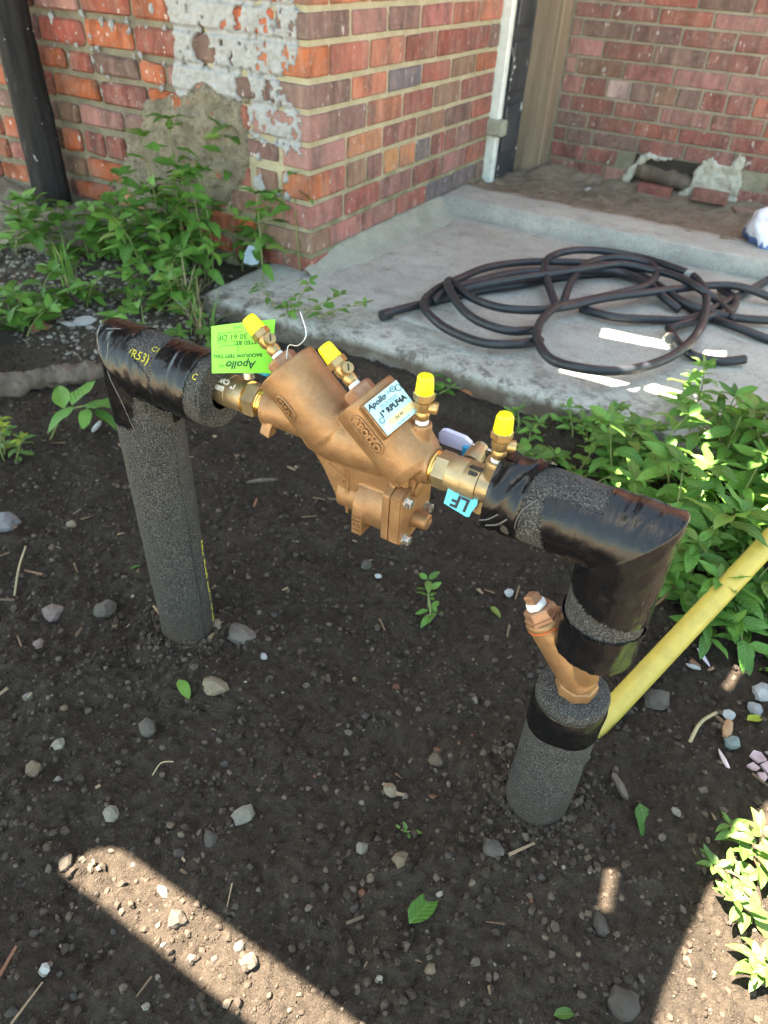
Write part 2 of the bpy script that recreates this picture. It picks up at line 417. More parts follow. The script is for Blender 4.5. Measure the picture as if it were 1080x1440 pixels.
class MB:
    """collects geometry in world coordinates, then links it as ONE mesh object"""
    def __init__(s): s.v = []; s.f = []
    def add(s, vs, fs):
        b = len(s.v); s.v += [tuple(v) for v in vs]; s.f += [tuple(b + i for i in f) for f in fs]; return s
    def box(s, a, b, bev=0.0):
        bm = bmesh.new(); bmesh.ops.create_cube(bm, size=1)
        c = [(a[i] + b[i]) / 2 for i in range(3)]; d = [abs(b[i] - a[i]) for i in range(3)]
        for v in bm.verts: v.co = Vector([c[i] + v.co[i] * d[i] for i in range(3)])
        if bev: bmesh.ops.bevel(bm, geom=bm.edges[:], offset=bev, segments=1, affect='EDGES')
        return s.bm(bm)
    def bm(s, bm, mat=None):
        bm.verts.index_update()
        vs = [(mat @ v.co) if mat else v.co.copy() for v in bm.verts]
        s.add(vs, [[v.index for v in f.verts] for f in bm.faces]); bm.free(); return s
    def prism(s, pts, off):
        """polygon pts extruded by vector off"""
        n = len(pts); off = Vector(off); pts = [Vector(p) for p in pts]
        vs = pts + [p + off for p in pts]
        fs = [tuple(range(n))[::-1], tuple(range(n, 2 * n))] + [(i, (i + 1) % n, n + (i + 1) % n, n + i) for i in range(n)]
        return s.add(vs, fs)
    def lathe(s, prof, org, axis, seg=28, start=None, capa=True, capb=True, tw=0.0):
        """prof: (t, r) along axis"""
        ax = Vector(axis).normalized(); org = Vector(org)
        u = Vector(start) if start else (Vector((0, 0, 1)) if abs(ax.z) < .9 else Vector((1, 0, 0)))
        u = (u - ax * u.dot(ax)).normalized(); w = ax.cross(u)
        vs = []; fs = []
        for t, r in prof:
            for i in range(seg):
                a = 2 * math.pi * i / seg + tw
                vs.append(org + ax * t + (u * math.cos(a) + w * math.sin(a)) * r)
        for j in range(len(prof) - 1):
            for i in range(seg):
                i2 = (i + 1) % seg
                fs.append((j * seg + i, j * seg + i2, (j + 1) * seg + i2, (j + 1) * seg + i))
        if capa: fs.append(tuple(range(seg))[::-1])
        if capb: fs.append(tuple((len(prof) - 1) * seg + i for i in range(seg)))
        return s.add(vs, fs)
    def tube(s, pts, r, seg=8, cap=True):
        pts = [Vector(p) for p in pts]; n = len(pts)
        rad = r if isinstance(r, (list, tuple)) else [r] * n
        vs = []; fs = []; up = None
        for i, p in enumerate(pts):
            d = (pts[min(i + 1, n - 1)] - pts[max(i - 1, 0)]).normalized()
            if up is None: up = Vector((0, 0, 1)) if abs(d.z) < .9 else Vector((1, 0, 0))
            u = (up - d * up.dot(d)).normalized(); w = d.cross(u); up = u
            for k in range(seg):
                a = 2 * math.pi * k / seg
                vs.append(p + (u * math.cos(a) + w * math.sin(a)) * rad[i])
        for j in range(n - 1):
            for k in range(seg):
                k2 = (k + 1) % seg
                fs.append((j * seg + k, j * seg + k2, (j + 1) * seg + k2, (j + 1) * seg + k))
        if cap: fs += [tuple(range(seg))[::-1], tuple((n - 1) * seg + k for k in range(seg))]
        return s.add(vs, fs)
    def mesh(s, name, org=(0, 0, 0)):
        me = bpy.data.meshes.new(name); o = Vector(org)
        me.from_pydata([Vector(v) - o for v in s.v], [], s.f); me.validate(); me.update(); return me
    def build(s, name, mat, parent=None, org=(0, 0, 0), smooth=False, angle=None):
        me = s.mesh(name, org)
        o = link_mesh(name, me, mat, parent, org, smooth or angle is not None)
        if angle is not None:
            try: me.set_sharp_from_angle(angle=R(angle))
            except Exception: pass
        return o

def spline(pts, per=8):
    """Catmull-Rom through points"""
    pts = [Vector(p) for p in pts]; out = []
    n = len(pts)
    for i in range(n - 1):
        p0 = pts[max(i - 1, 0)]; p1 = pts[i]; p2 = pts[i + 1]; p3 = pts[min(i + 2, n - 1)]
        for k in range(per):
            t = k / per
            out.append(0.5 * ((2 * p1) + (p2 - p0) * t + (2 * p0 - 5 * p1 + 4 * p2 - p3) * t * t + (3 * p1 - p0 - 3 * p2 + p3) * t ** 3))
    out.append(pts[-1]); return out

def text_verts(txt, size, align='CENTER', extrude=0.0, shear=0.0, bold=0.0, res=2):
    cu = bpy.data.curves.new('t', 'FONT'); cu.body = txt; cu.size = size; cu.align_x = align; cu.align_y = 'CENTER'
    cu.extrude = extrude; cu.shear = shear; cu.offset = bold; cu.resolution_u = res
    ob = bpy.data.objects.new('t', cu); COL.objects.link(ob)
    bpy.context.view_layer.update()
    me = bpy.data.meshes.new_from_object(ob.evaluated_get(bpy.context.evaluated_depsgraph_get()))
    bpy.data.objects.remove(ob); bpy.data.curves.remove(cu)
    vs = [v.co.copy() for v in me.vertices]; fs = [tuple(p.vertices) for p in me.polygons]
    bpy.data.meshes.remove(me); return vs, fs
def text_on(mb, txt, size, org, ex, ey, **kw):
    """flat text laid on a plane"""
    vs, fs = text_verts(txt, size, **kw)
    ex = Vector(ex).normalized(); ey = Vector(ey).normalized(); ez = ex.cross(ey); org = Vector(org)
    mb.add([org + ex * v.x + ey * v.y + ez * v.z for v in vs], fs); return mb
def bend(vs, org, axis, rad, phi_fn, along):
    pass
def on_cyl(org, axis, u0, r):
    """maps (s along axis, arc length q, height h) onto a cylinder; u0 = direction of q=0"""
    org = Vector(org); ax = Vector(axis).normalized(); u0 = Vector(u0); u0 = (u0 - ax * u0.dot(ax)).normalized(); w = ax.cross(u0)
    def f(s, q, h=0.0):
        a = q / r
        return org + ax * s + (u0 * math.cos(a) + w * math.sin(a)) * (r + h)
    return f

# rocks
def rock_mesh(name, seed, sub=1, flat=.65, amp=.28):
    rnd = random.Random(seed); bm = bmesh.new(); bmesh.ops.create_icosphere(bm, subdivisions=sub, radius=.5)
    off = Vector((rnd.random() * 50, rnd.random() * 50, rnd.random() * 50))
    sx, sy = rnd.uniform(.75, 1.0), rnd.uniform(.6, .95)
    for v in bm.verts:
        n = mnoise.noise(v.co * 2.3 + off) * amp + mnoise.noise(v.co * 5 + off) * amp * .4
        v.co *= (1 + n); v.co.x *= sx; v.co.y *= sy; v.co.z *= flat
    me = bpy.data.meshes.new(name); bm.to_mesh(me); bm.free(); return me
ROCKS = [rock_mesh('stone', i, 2, random.Random(i).uniform(.5, .8), .42) for i in range(7)]
for me in ROCKS: me.materials.append(MAT['stone'])
def stone(x, y, size, col, label, group=None, z=None, sink=.25, rnd=random.Random(9), name='stone', cat='stone', stretch=None):
    me = ROCKS[rnd.randrange(len(ROCKS))]
    o = bpy.data.objects.new(name, me); COL.objects.link(o)
    zz = gz(x, y) if z is None else z
    o.location = (x, y, zz + size * (.3 - sink)); o.rotation_euler = (rnd.uniform(-.3, .3), rnd.uniform(-.3, .3), rnd.uniform(0, 6.28))
    o.scale = (size, size * (stretch or rnd.uniform(.8, 1.1)), size * rnd.uniform(.75, 1.05))
    k = rnd.uniform(.85, 1.15); o.color = (col[0] * k, col[1] * k, col[2] * k, 1)
    return tag(o, label, cat, group)

# ================================================================== GROUND
def grid_obj(name, xs, ys, hf, mat, label=None, keep=None):
    X, Y = np.meshgrid(xs, ys); H = hf(X, Y)
    nx, ny = len(xs), len(ys)
    co = np.stack([X, Y, H], -1).reshape(-1, 3)
    i = np.arange(nx * ny).reshape(ny, nx)
    q = np.stack([i[:-1, :-1], i[:-1, 1:], i[1:, 1:], i[1:, :-1]], -1).reshape(-1, 4)
    if keep is not None:
        c = co[q].mean(1); q = q[keep(c[:, 0], c[:, 1])]
    me = bpy.data.meshes.new(name)
    me.from_pydata(co.tolist(), [], q.tolist()); me.update()
    o = link_mesh(name, me, mat, None, (0, 0, 0), True); return o
xs = np.concatenate([np.arange(-2.2, -.9, .02), np.arange(-.9, .3, .008), np.arange(.3, 1.42, .0042), np.arange(1.42, 2.4, .02)])
ys = np.concatenate([np.arange(-2.4, -1.5, .02), np.arange(-1.5, -.75, .0042), np.arange(-.75, .12, .008)])
def soil_edge(X, Y):
    e = np.minimum(np.minimum(X + 2.2, 2.39 - X), Y + 2.4)
    return soil_h(X, Y) * 1.0 - .05 * sst(.12, 0, e)
o = grid_obj('soil_bed', xs, ys, soil_edge, MAT['soil']); tag(o, kind='structure')
gm = MB().add([(-60, -60, -.045), (60, -60, -.045), (60, 60, -.045), (-60, 60, -.045)], [(0, 1, 2, 3)])
MAT['ground'] = mk_mortar('dry_ground', (.22, .175, .12), (.29, .23, .16))
tag(gm.build('ground', MAT['ground']), kind='structure')

# crumbs / gravel / litter: one joined mesh each
def scatter_mesh(name, n, smin, smax, mat, seed, region, flat=.7, kindfn=None, power=2.5, sub=False):
    rnd = np.random.RandomState(seed)
    phi = (1 + 5 ** .5) / 2
    ico = np.array([(-1, phi, 0), (1, phi, 0), (-1, -phi, 0), (1, -phi, 0), (0, -1, phi), (0, 1, phi), (0, -1, -phi), (0, 1, -phi), (phi, 0, -1), (phi, 0, 1), (-phi, 0, -1), (-phi, 0, 1)]) / 1.9
    tri = np.array([(0, 11, 5), (0, 5, 1), (0, 1, 7), (0, 7, 10), (0, 10, 11), (1, 5, 9), (5, 11, 4), (11, 10, 2), (10, 7, 6), (7, 1, 8), (3, 9, 4), (3, 4, 2), (3, 2, 6), (3, 6, 8), (3, 8, 9), (4, 9, 5), (2, 4, 11), (6, 2, 10), (8, 6, 7), (9, 8, 1)])
    P = region(rnd, n)
    sz = smin + (smax - smin) * rnd.rand(len(P)) ** power
    V = ico[None] * (1 + .6 * (rnd.rand(len(P), 12, 1) - .5)) * (1 + .35 * (rnd.rand(len(P), 12, 3) - .5))
    an = rnd.rand(len(P)) * 6.28; st = .65 + .6 * rnd.rand(len(P))
    V[..., 0] *= st[:, None]; V[..., 2] *= flat
    c, s = np.cos(an)[:, None], np.sin(an)[:, None]
    x = V[..., 0] * c - V[..., 1] * s; y = V[..., 0] * s + V[..., 1] * c
    V[..., 0] = x; V[..., 1] = y
    V = V * (sz[:, None, None] * .5)
    V[..., 0] += P[:, :1]; V[..., 1] += P[:, 1:2]; V[..., 2] += (soil_h(P[:, 0], P[:, 1]) + sz * .08)[:, None]
    F = (tri[None] + (np.arange(len(P)) * 12)[:, None, None]).reshape(-1, 3)
    me = bpy.data.meshes.new(name); me.from_pydata(V.reshape(-1, 3).tolist(), [], F.tolist()); me.update()
    o = link_mesh(name, me, mat, None, (0, 0, 0), False); tag(o, kind='stuff'); return o
def reg_main(rnd, n):
    x = rnd.uniform(-.5, 1.42, n); y = rnd.uniform(-1.5, -.27, n)
    # denser near the camera
    k = rnd.rand(n) < np.clip(.25 + 1.1 * (-.3 - y), .2, 1)
    return np.stack([x[k], y[k]], 1)
def reg_left(rnd, n):
    x = rnd.uniform(-1.0, -.02, n); y = rnd.uniform(-.62, -.08, n); return np.stack([x, y], 1)
def reg_crumb(rnd, n):
    a = reg_main(rnd, n - 2600); out = [a]
    for cx, cy in ((.543, -1.055), (1.047, -1.04)):
        t = rnd.rand(1300) * 6.283; r = .0365 + .045 * rnd.rand(1300) ** 2.2; out.append(np.stack([cx + r * np.cos(t), cy + r * np.sin(t)], 1))
    return np.concatenate(out, 0)
scatter_mesh('soil_crumbs', 66000, .0013, .0100, MAT['crumb'], 3, reg_crumb, .85, power=5.5)
scatter_mesh('gravel', 1300, .0011, .0055, MAT['gravel'], 8, reg_main, .6, power=3.0)
scatter_mesh('gravel_patch', 2600, .004, .018, MAT['rubble'], 12, reg_left, .6, power=2.0)
def litter():
    rnd = random.Random(4); mb = MB()
    for i in range(230):
        x = rnd.uniform(-.3, 1.4); y = rnd.uniform(-1.48, -.3); L = rnd.choice([.006, .008, .012, .02, .03]) * rnd.uniform(.7, 1.3)
        a = rnd.uniform(0, 6.28); w = L * rnd.uniform(.08, .3) if L < .015 else rnd.uniform(.0008, .002)
        z = gz(x, y) + .003; ca, sa = math.cos(a), math.sin(a)
        p = [(x + ca * u * L - sa * v * w, y + sa * u * L + ca * v * w, z + rnd.uniform(0, .004)) for u, v in ((-.5, -1), (.5, -.7), (.5, .7), (-.5, 1))]
        q = [(a_, b_, c_ + .0012) for a_, b_, c_ in p]
        mb.add(p + q, [(3, 2, 1, 0), (4, 5, 6, 7), (0, 1, 5, 4), (1, 2, 6, 5), (2, 3, 7, 6), (3, 0, 4, 7)])
    tag(mb.build('wood_litter', MAT['litter']), kind='stuff')
litter()

# ================================================================== CONCRETE
def pad_front(x):
    return -.252 - .02 * sst(.28, .2, x) + .010 * vn(x, x * 0 + 3.3, 9) + .006 * vn(x, x * 0 + 8.1, 40)
def build_pad():
    nx, ny = 230, 120
    us = np.linspace(-.13, 1.75, nx); vs_ = np.linspace(0, 1, ny)
    X, Vv = np.meshgrid(us, vs_)
    F = pad_front(us)[None, :]
    Yb = np.where(us < 0, .05, .74)[None, :]
    Y = F + (Yb - F) * Vv ** 1.15
    Z = .07 + .006 * vn(X, Y, 4) + .0025 * vn(X, Y, 22) + .002 * vn(X, Y, 60)
    d = (Y - F); Z -= .010 * np.exp(-(d / .012) ** 1.0) * (1 + 1.5 * vn(X, Y, 30))
    # a crack along the slab
    cy = -.095 + .03 * vn(X, X * 0, 3.5) + .02 * vn(X, X * 0, 14)
    m_ = (X > .22) & (X < .62)
    Z -= np.where(m_, .010 * np.exp(-((Y - cy) / .005) ** 2), 0)
    top = np.stack([X, Y, Z], -1)
    rows = [top]
    # front face rows
    nf = 9; fr = []
    for k in range(nf):
        t = (k + 1) / nf
        z = top[0, :, 2] * (1 - t) + (-.05) * t
        y = top[0, :, 1] - .004 * math.sin(math.pi * min(1, t * 1.5)) + .012 * vn(us, z * 0 + t * 1.3, 24) * min(1, t * 3)
        fr.append(np.stack([us, y, z], -1))
    allr = np.concatenate([np.stack(fr[::-1], 0), top], 0)
    ny2 = allr.shape[0]
    i = np.arange(nx * ny2).reshape(ny2, nx)
    q = np.stack([i[:-1, :-1], i[:-1, 1:], i[1:, 1:], i[1:, :-1]], -1).reshape(-1, 4)
    co = allr.reshape(-1, 3).tolist(); fs = q.tolist()
    # left side skirt
    b = len(co)
    for r in range(nf, ny2): co.append((-.133, allr[r, 0, 1], -.05))
    for r in range(nf, ny2 - 1):
        fs.append((i[r, 0], i[r + 1, 0], b + r - nf + 1, b + r - nf))
    me = bpy.data.meshes.new('concrete_pad'); me.from_pydata(co, [], [tuple(int(a) for a in f) for f in fs]); me.update()
    tag(link_mesh('concrete_pad', me, MAT['concrete'], None, (0, 0, 0), True), kind='structure')
build_pad()
def lumpy_box(name, a, b, mat, amp=.004, res=.02, bev=.008, parent=None, seed=0):
    bm = bmesh.new(); bmesh.ops.create_cube(bm, size=1)
    d = Vector([b[i] - a[i] for i in range(3)]); c = Vector([(a[i] + b[i]) / 2 for i in range(3)])
    for v in bm.verts: v.co = Vector([c[i] + v.co[i] * d[i] for i in range(3)])
    bmesh.ops.bevel(bm, geom=bm.edges[:], offset=bev, segments=2, affect='EDGES')
    for ax in range(3):
        n = int(d[ax] / res)
        for k in range(1, n):
            p = Vector(a); p[ax] = a[ax] + d[ax] * k / n; no = Vector((0, 0, 0)); no[ax] = 1
            bmesh.ops.bisect_plane(bm, geom=bm.verts[:] + bm.edges[:] + bm.faces[:], plane_co=p, plane_no=no)
    for v in bm.verts:
        v.co += Vector((mnoise.noise(v.co * 21 + Vector((seed, 0, 0))), mnoise.noise(v.co * 21 + Vector((7, seed, 0))), mnoise.noise(v.co * 21 + Vector((0, 19, seed))))) * amp
    mb = MB().bm(bm); return mb.build(name, mat, parent, tuple(c), smooth=True)
o = lumpy_box('concrete_curb', (-.02, .715, .03), (1.8, .915, .118), MAT['concrete'], .005, .035, .010); tag(o, kind='structure')
# soil shelf behind the curb
def shelf_h(X, Y):
    return .108 - .03 * sst(.95, 1.35, Y) + .03 * sst(1.32, 1.42, Y) + .045 * np.exp(-(((X - .14) / .09) ** 2 + ((Y - 1.32) / .10) ** 2)) + .016 * vn(X, Y, 9) + .014 * vn(X, Y, 31) + .010 * vn(X, Y, 75)
MAT['dry_soil'] = mk_mortar('dry_dusty_soil', (.13, .10, .070), (.20, .16, .115))
tag(grid_obj('soil_shelf', np.arange(-.1, 1.85, .007), np.arange(.86, 1.46, .007), shelf_h, MAT['dry_soil']), kind='structure')
# rough footing along the left wall
def footing_h(X, Y):
    return .055 + .045 * sst(-.30, -.05, Y) - .10 * sst(-.22, -.34, Y + .06 * vn(X, X * 0, 6)) + .018 * vn(X, Y, 14) + .012 * vn(X, Y, 40) + .006 * vn(X, Y, 90) - .12 * sst(-.72, -.58, X)
tag(grid_obj('rubble_footing', np.arange(-2.2, -.5, .012), np.arange(-.4, .05, .012), footing_h, MAT['plaster']), kind='structure')

# ================================================================== BRICK WALLS
PAL = dict(o=(.37, .092, .030), s=(.47, .17, .095), r=(.29, .072, .050), d=(.205, .058, .050), p=(.155, .085, .078), b=(.095, .095, .125),
           m=(.30, .135, .125), y=(.48, .21, .085), n=(.215, .115, .075), k=(.35, .125, .115), w=(.42, .32, .30))
def brick_mesh(L, D, H, seed, bev, jit):
    rnd = random.Random(seed); bm = bmesh.new(); bmesh.ops.create_cube(bm, size=1)
    for v in bm.verts: v.co = Vector((v.co.x * L, v.co.y * D, v.co.z * H))
    bmesh.ops.bevel(bm, geom=bm.edges[:], offset=bev, segments=1, affect='EDGES')
    for v in bm.verts: v.co += Vector((rnd.uniform(-1, 1), rnd.uniform(-.4, .4), rnd.uniform(-1, 1))) * jit
    me = bpy.data.meshes.new('brick'); bm.to_mesh(me); bm.free(); return me
def brick_set(L, D, H, bev, jit, n, mat, seed):
    out = [brick_mesh(L, D, H, seed + i, bev, jit) for i in range(n)]
    for me in out: me.materials.append(mat)
    return out
BR_OLD = brick_set(.168, .085, .057, .0075, .0035, 6, MAT['brick_old'], 10)
BR_OLDH = brick_set(.082, .085, .057, .0075, .0035, 4, MAT['brick_old'], 30)
BR_RET = brick_set(.168, .085, .057, .0035, .0014, 6, MAT['brick'], 50)
BR_RETH = brick_set(.082, .085, .057, .0035, .0014, 4, MAT['brick'], 70)
BR_BK = brick_set(.158, .06, .042, .0025, .0010, 6, MAT['brick'], 90)
BR_BKH = brick_set(.076, .06, .042, .0025, .0010, 4, MAT['brick'], 110)
brnd = random.Random(77)
def put_brick(parent, sets, base, L, H, center, rotz, col, jit=.0015):
    full, half = sets
    bL, hL, bH = base
    me = brnd.choice(full if L > (bL + hL) / 2 else half); ref = bL if L > (bL + hL) / 2 else hL
    o = bpy.data.objects.new('brick', me); COL.objects.link(o); o.parent = parent
    fl = brnd.choice((1, -1))
    o.location = Vector(center) - Vector(parent.location) + Vector((brnd.uniform(-1, 1), brnd.uniform(-1, 1), 0)) * jit
    o.rotation_euler = (0, brnd.gauss(0, .006), rotz)
    o.scale = (fl * L / ref, 1, H / bH)
    k = brnd.uniform(.82, 1.18); c = PAL[col]
    o.color = (c[0] * k, c[1] * k * brnd.uniform(.92, 1.08), c[2] * k, 1)
    return o
house = empty('brick_house', (0, 0, 0), 'old red brick house corner with pale grey peeling paint and a dark door', 'house')
courses = [('I', .056, .1125), ('H', .1125, .176), ('G', .176, .243), ('F', .243, .3135), ('E', .3135, .376), ('D', .376, .444), ('C', .444, .505), ('B', .505, .578), ('A', .578, .641), ('0', .641, .707), ('1', .707, .774), ('2', .774, .840)]
RET = dict(I=([.156, .345, .525, .702, .882, 1.06], 'rkwkkk'), H=([.08, .245, .435, .623, .803, .981, 1.06], 'nkkrbbp'), G=([.153, .34, .526, .708, .893, 1.06], 'krmdmr'),
           F=([.077, .162, .264, .349, .437, .534, .632, .723, .811, .904, 1.06], 'ornmyybddmd'), E=([.161, .343, .534, .713, .901, 1.06], 'mydnpr'),
           D=([.078, .258, .445, .626, .806, 1.06], 'mpsdnd'), C=([.183, .359, .544, .726, .9, 1.06], 'psbrno'), B=([.085, .262, .44, .623, .802, .982, 1.06], 'orsdrdp'),
           A=([.178, .348, .518, .708, .889, 1.06], 'pmpkrs'), **{'0': ([.086, .26, .429, .608, .812, 1.06], 'oormoo'), '1': ([.178, .35, .52, .70, .88, 1.06], 'mrprsd'), '2': ([.086, .26, .44, .61, .80, 1.06], 'rpmosd')})
LEFTC = {'0': 'rorroodorp', 'A': 'opormdpro', 'B': 'rprormrod', 'C': 'pmoprorpr', 'D': 'mrodoropd', 'E': 'prpmnmpor', 'F': 'onroroodr', 'G': 'nrrondory', 'H': 'ropyonorr', 'I': 'roonyroor', '1': 'rpodorpmo', '2': 'orpdmorro'}
GAP = .0130
for name, z0, z1 in courses:
    H = z1 - z0 - GAP; zc = (z0 + z1) / 2 - .001
    edges, cols = RET[name]
    corner_ret = edges[0] > .12
    prev = 0.0
    for i, e in enumerate(edges):
        if i == 0 and not corner_ret: prev = e; continue
        a = prev + (GAP / 2 if prev > 0 else 0); b = e - GAP / 2
        if b - a > .03:
            put_brick(house, (BR_RET, BR_RETH), (.168, .082, .057), b - a, H, (-.0425, (a + b) / 2, zc), R(90), cols[i], .0012)
        prev = e
    # left face, running to -x
    x = -(.090 if corner_ret else 0.0); i = 0
    lc = LEFTC[name]
    while x > -1.9:
        L = .178 * brnd.uniform(.96, 1.04)
        if i > 0 and brnd.random() < .12: L *= .52
        if name == 'F': L = .092 * brnd.uniform(.94, 1.06)
        sag = -.012 * float(sst(-.3, -1.0, x)) * (1 if z0 < .3 else .3)
        first = (i == 0 and not corner_ret)
        a = x - (0 if first else GAP / 2); b = x - L + GAP / 2
        c = cols[0] if first else lc[i % len(lc)]
        st = (BR_RET, BR_RETH) if first else (BR_OLD, BR_OLDH)
        pt = .0 if first else .004
        put_brick(house, st, (.168, .082, .057), a - b, H - (0 if first else .002), ((a + b) / 2, .0425 + (.0 if first else brnd.uniform(-.002, .003)), zc + sag), 0, c, .001)
        x -= L; i += 1
# mortar cores (the wall behind the bricks) and the plain wall above the bricks that matter
def core(name, a, b, mat, parent, res=.03, amp=.0025): return lumpy_box(name, a, b, mat, amp, res, .002, parent)
MB().box((-2.2, .0125, -.2), (-.30, .35, .845)).build('mortar', MAT['mortar_old'], house)
MB().box((-.302, .0068, -.2), (-.0062, 1.075, .845)).build('mortar', MAT['mortar'], house)
def mk_wallbrick():
    k = M('upper_brickwork').set(Roughness=.9); co = k.co('Position')
    sp = _n(k.t, 'ShaderNodeSeparateXYZ'); k.link(co, sp.inputs[0])
    cb = _n(k.t, 'ShaderNodeCombineXYZ'); k.link(k.math('ADD', sp.outputs[0], sp.outputs[1]), cb.inputs[0]); k.link(sp.outputs[2], cb.inputs[1])
    b = _n(k.t, 'ShaderNodeTexBrick'); k.link(cb.outputs[0], b.inputs['Vector'])
    b.inputs['Scale'].default_value = 1; b.inputs['Brick Width'].default_value = .178; b.inputs['Row Height'].default_value = .066; b.inputs['Mortar Size'].default_value = .005
    b.inputs['Color1'].default_value = (.30, .085, .05, 1); b.inputs['Color2'].default_value = (.20, .07, .055, 1); b.inputs['Mortar'].default_value = (.42, .38, .28, 1)
    k.color(b.outputs['Color']); k.normal(k.bump(b.outputs['Fac'], -.5, .004)); return k.m
MAT['upper'] = mk_wallbrick()
MB().box((-2.2, .002, .847), (-.002, 1.40, 2.7)).build('upper_wall', MAT['upper'], house)
# cement skirt at the foot of the return wall
def skirt():
    mb = MB(); n = 60; prof = [(-.01, .118), (.008, .112), (.03, .092), (.055, .078), (.085, .069), (.10, .05)]
    vs = []; fs = []
    for j in range(n + 1):
        y = -.03 + .80 * j / n
        for i, (x, z) in enumerate(prof):
            grow = .55 + .45 * sst(0, .35, y) 
            p = Vector((x * grow, y, .065 + (z - .065) * (.5 + .5 * float(sst(-.05, .2, y)))))
            p += Vector((mnoise.noise(p * 25), 0, mnoise.noise(p * 25 + Vector((9, 9, 9))))) * .006
            vs.append(p)
    m_ = len(prof)
    for j in range(n):
        for i in range(m_ - 1): fs.append((j * m_ + i, j * m_ + i + 1, (j + 1) * m_ + i + 1, (j + 1) * m_ + i))
    mb.add(vs, fs).build('cement_skirt', MAT['skirt'], house, smooth=True)
skirt()

# ragged patches lying on a wall
def pip(p, poly):
    x, y = p; c = False; n = len(poly)
    for i in range(n):
        x1, y1 = poly[i]; x2, y2 = poly[(i + 1) % n]
        if (y1 > y) != (y2 > y) and x < (x2 - x1) * (y - y1) / (y2 - y1) + x1: c = not c
    return c
def wall_patch(name, inside, bounds, yw, res, hfun, mat, parent):
    x0, x1, z0, z1 = bounds; nx = int((x1 - x0) / res) + 1; nz = int((z1 - z0) / res) + 1
    keep = np.zeros((nz, nx), bool)
    for j in range(nz):
        for i in range(nx): keep[j, i] = inside(x0 + (i + .5) * res, z0 + (j + .5) * res)
    idx = {}; vs = []; fs = []
    def vert(i, j):
        if (i, j) in idx: return idx[(i, j)]
        full = all(0 <= a < nx and 0 <= b < nz and keep[b, a] for a, b in ((i - 1, j - 1), (i, j - 1), (i - 1, j), (i, j)))
        x = x0 + i * res; z = z0 + j * res
        jx = mnoise.noise(Vector((x * 300, z * 300, 1))) * res * .5; jz = mnoise.noise(Vector((x * 300, z * 300, 7))) * res * .5
        vs.append((x + jx, yw - (hfun(x, z) if full else -.006), z + jz)); idx[(i, j)] = len(vs) - 1; return idx[(i, j)]
    for j in range(nz):
        for i in range(nx):
            if keep[j, i]: fs.append((vert(i, j), vert(i + 1, j), vert(i + 1, j + 1), vert(i, j + 1)))
    return MB().add(vs, fs).build(name, mat, parent, smooth=True)
PAINT = [(-.40, .66), (-.415, .47), (-.385, .44), (-.33, .455), (-.20, .44), (-.185, .46), (-.185, .37), (-.11, .375), (-.07, .34), (-.03, .33), (-.02, .44), (-.055, .47), (-.085, .50), (-.035, .56), (-.03, .63), (-.06, .69), (-.38, .69)]
prnd = random.Random(12)
DRIPS = [(prnd.uniform(-.85, -.42), prnd.uniform(.40, .66), prnd.uniform(.003, .0065), prnd.uniform(1, 2.6)) for _ in range(46)] + \
        [(prnd.uniform(-.20, -.015), prnd.uniform(.20, .34), prnd.uniform(.005, .012), prnd.uniform(1, 1.8)) for _ in range(9)]
def paint_in(x, z):
    w = Vector((x * 11, z * 11, 3)); f = Vector((x * 60, z * 60, 5))
    xx = x + .03 * mnoise.noise(w) + .010 * mnoise.noise(f); zz = z + .03 * mnoise.noise(w + Vector((9, 2, 1))) + .010 * mnoise.noise(f + Vector((3, 8, 2)))
    if not pip((xx, zz), PAINT): return False
    if (xx + .305) ** 2 + ((zz - .54) * .75) ** 2 < .024 ** 2: return False
    if (xx + .185) ** 2 + ((zz - .475) * .5) ** 2 < .020 ** 2: return False
    return mnoise.noise(Vector((x * 28, z * 22, 11))) + .7 * mnoise.noise(Vector((x * 80, z * 60, 4))) + .5 * mnoise.noise(Vector((x * 190, z * 120, 4))) < .50 - .20 * float(sst(-.20, -.08, x))
def drip_in(x, z):
    f = Vector((x * 60, z * 60, 5)); xx = x + .006 * mnoise.noise(f); zz = z + .006 * mnoise.noise(f + Vector((3, 8, 2)))
    return any(((xx - dx) / r) ** 2 + ((zz - dz) / (r * st)) ** 2 < 1 for dx, dz, r, st in DRIPS)
tag(wall_patch('paint_splash', drip_in, (-.9, -.005, .17, .71), 0, .0035, lambda x, z: .003 + .001 * mnoise.noise(Vector((x * 90, z * 90, 0))), MAT['paint_grey'], house), kind='stuff')
CZ = [z0 for _, z0, z1 in courses]
def joint(z): return .0052 * max(0.0, 1 - (min(abs(z - c) for c in CZ) / .0085) ** 2) if min(abs(z - c) for c in CZ) < .0085 else 0.0
wall_patch('paint_patch', paint_in, (-.9, -.005, .17, .71), 0, .0030, lambda x, z: .0035 - joint(z) + .0028 * mnoise.noise(Vector((x * 55, z * 55, 0))) + .0018 * mnoise.noise(Vector((x * 140, z * 140, 0))), MAT['paint_grey'], house)
PLAST = [(-.62, .29), (-.55, .385), (-.46, .44), (-.38, .45), (-.20, .445), (-.185, .385), (-.20, .28), (-.30, .19), (-.42, .10), (-.58, .12), (-.66, .19)]
def plast_in(x, z):
    w = Vector((x * 12, z * 12, 31)); return pip((x + .03 * mnoise.noise(w) + .012 * mnoise.noise(w * 4), z + .03 * mnoise.noise(w + Vector((5, 5, 5))) + .012 * mnoise.noise(w * 4 + Vector((4, 1, 1)))), PLAST)
wall_patch('plaster_patch', plast_in, (-.72, -.14, .05, .5), 0, .006, lambda x, z: .006 + .007 * mnoise.noise(Vector((x * 18, z * 18, 9))) + .006 * mnoise.noise(Vector((x * 70, z * 70, 2))), MAT['plaster'], house)

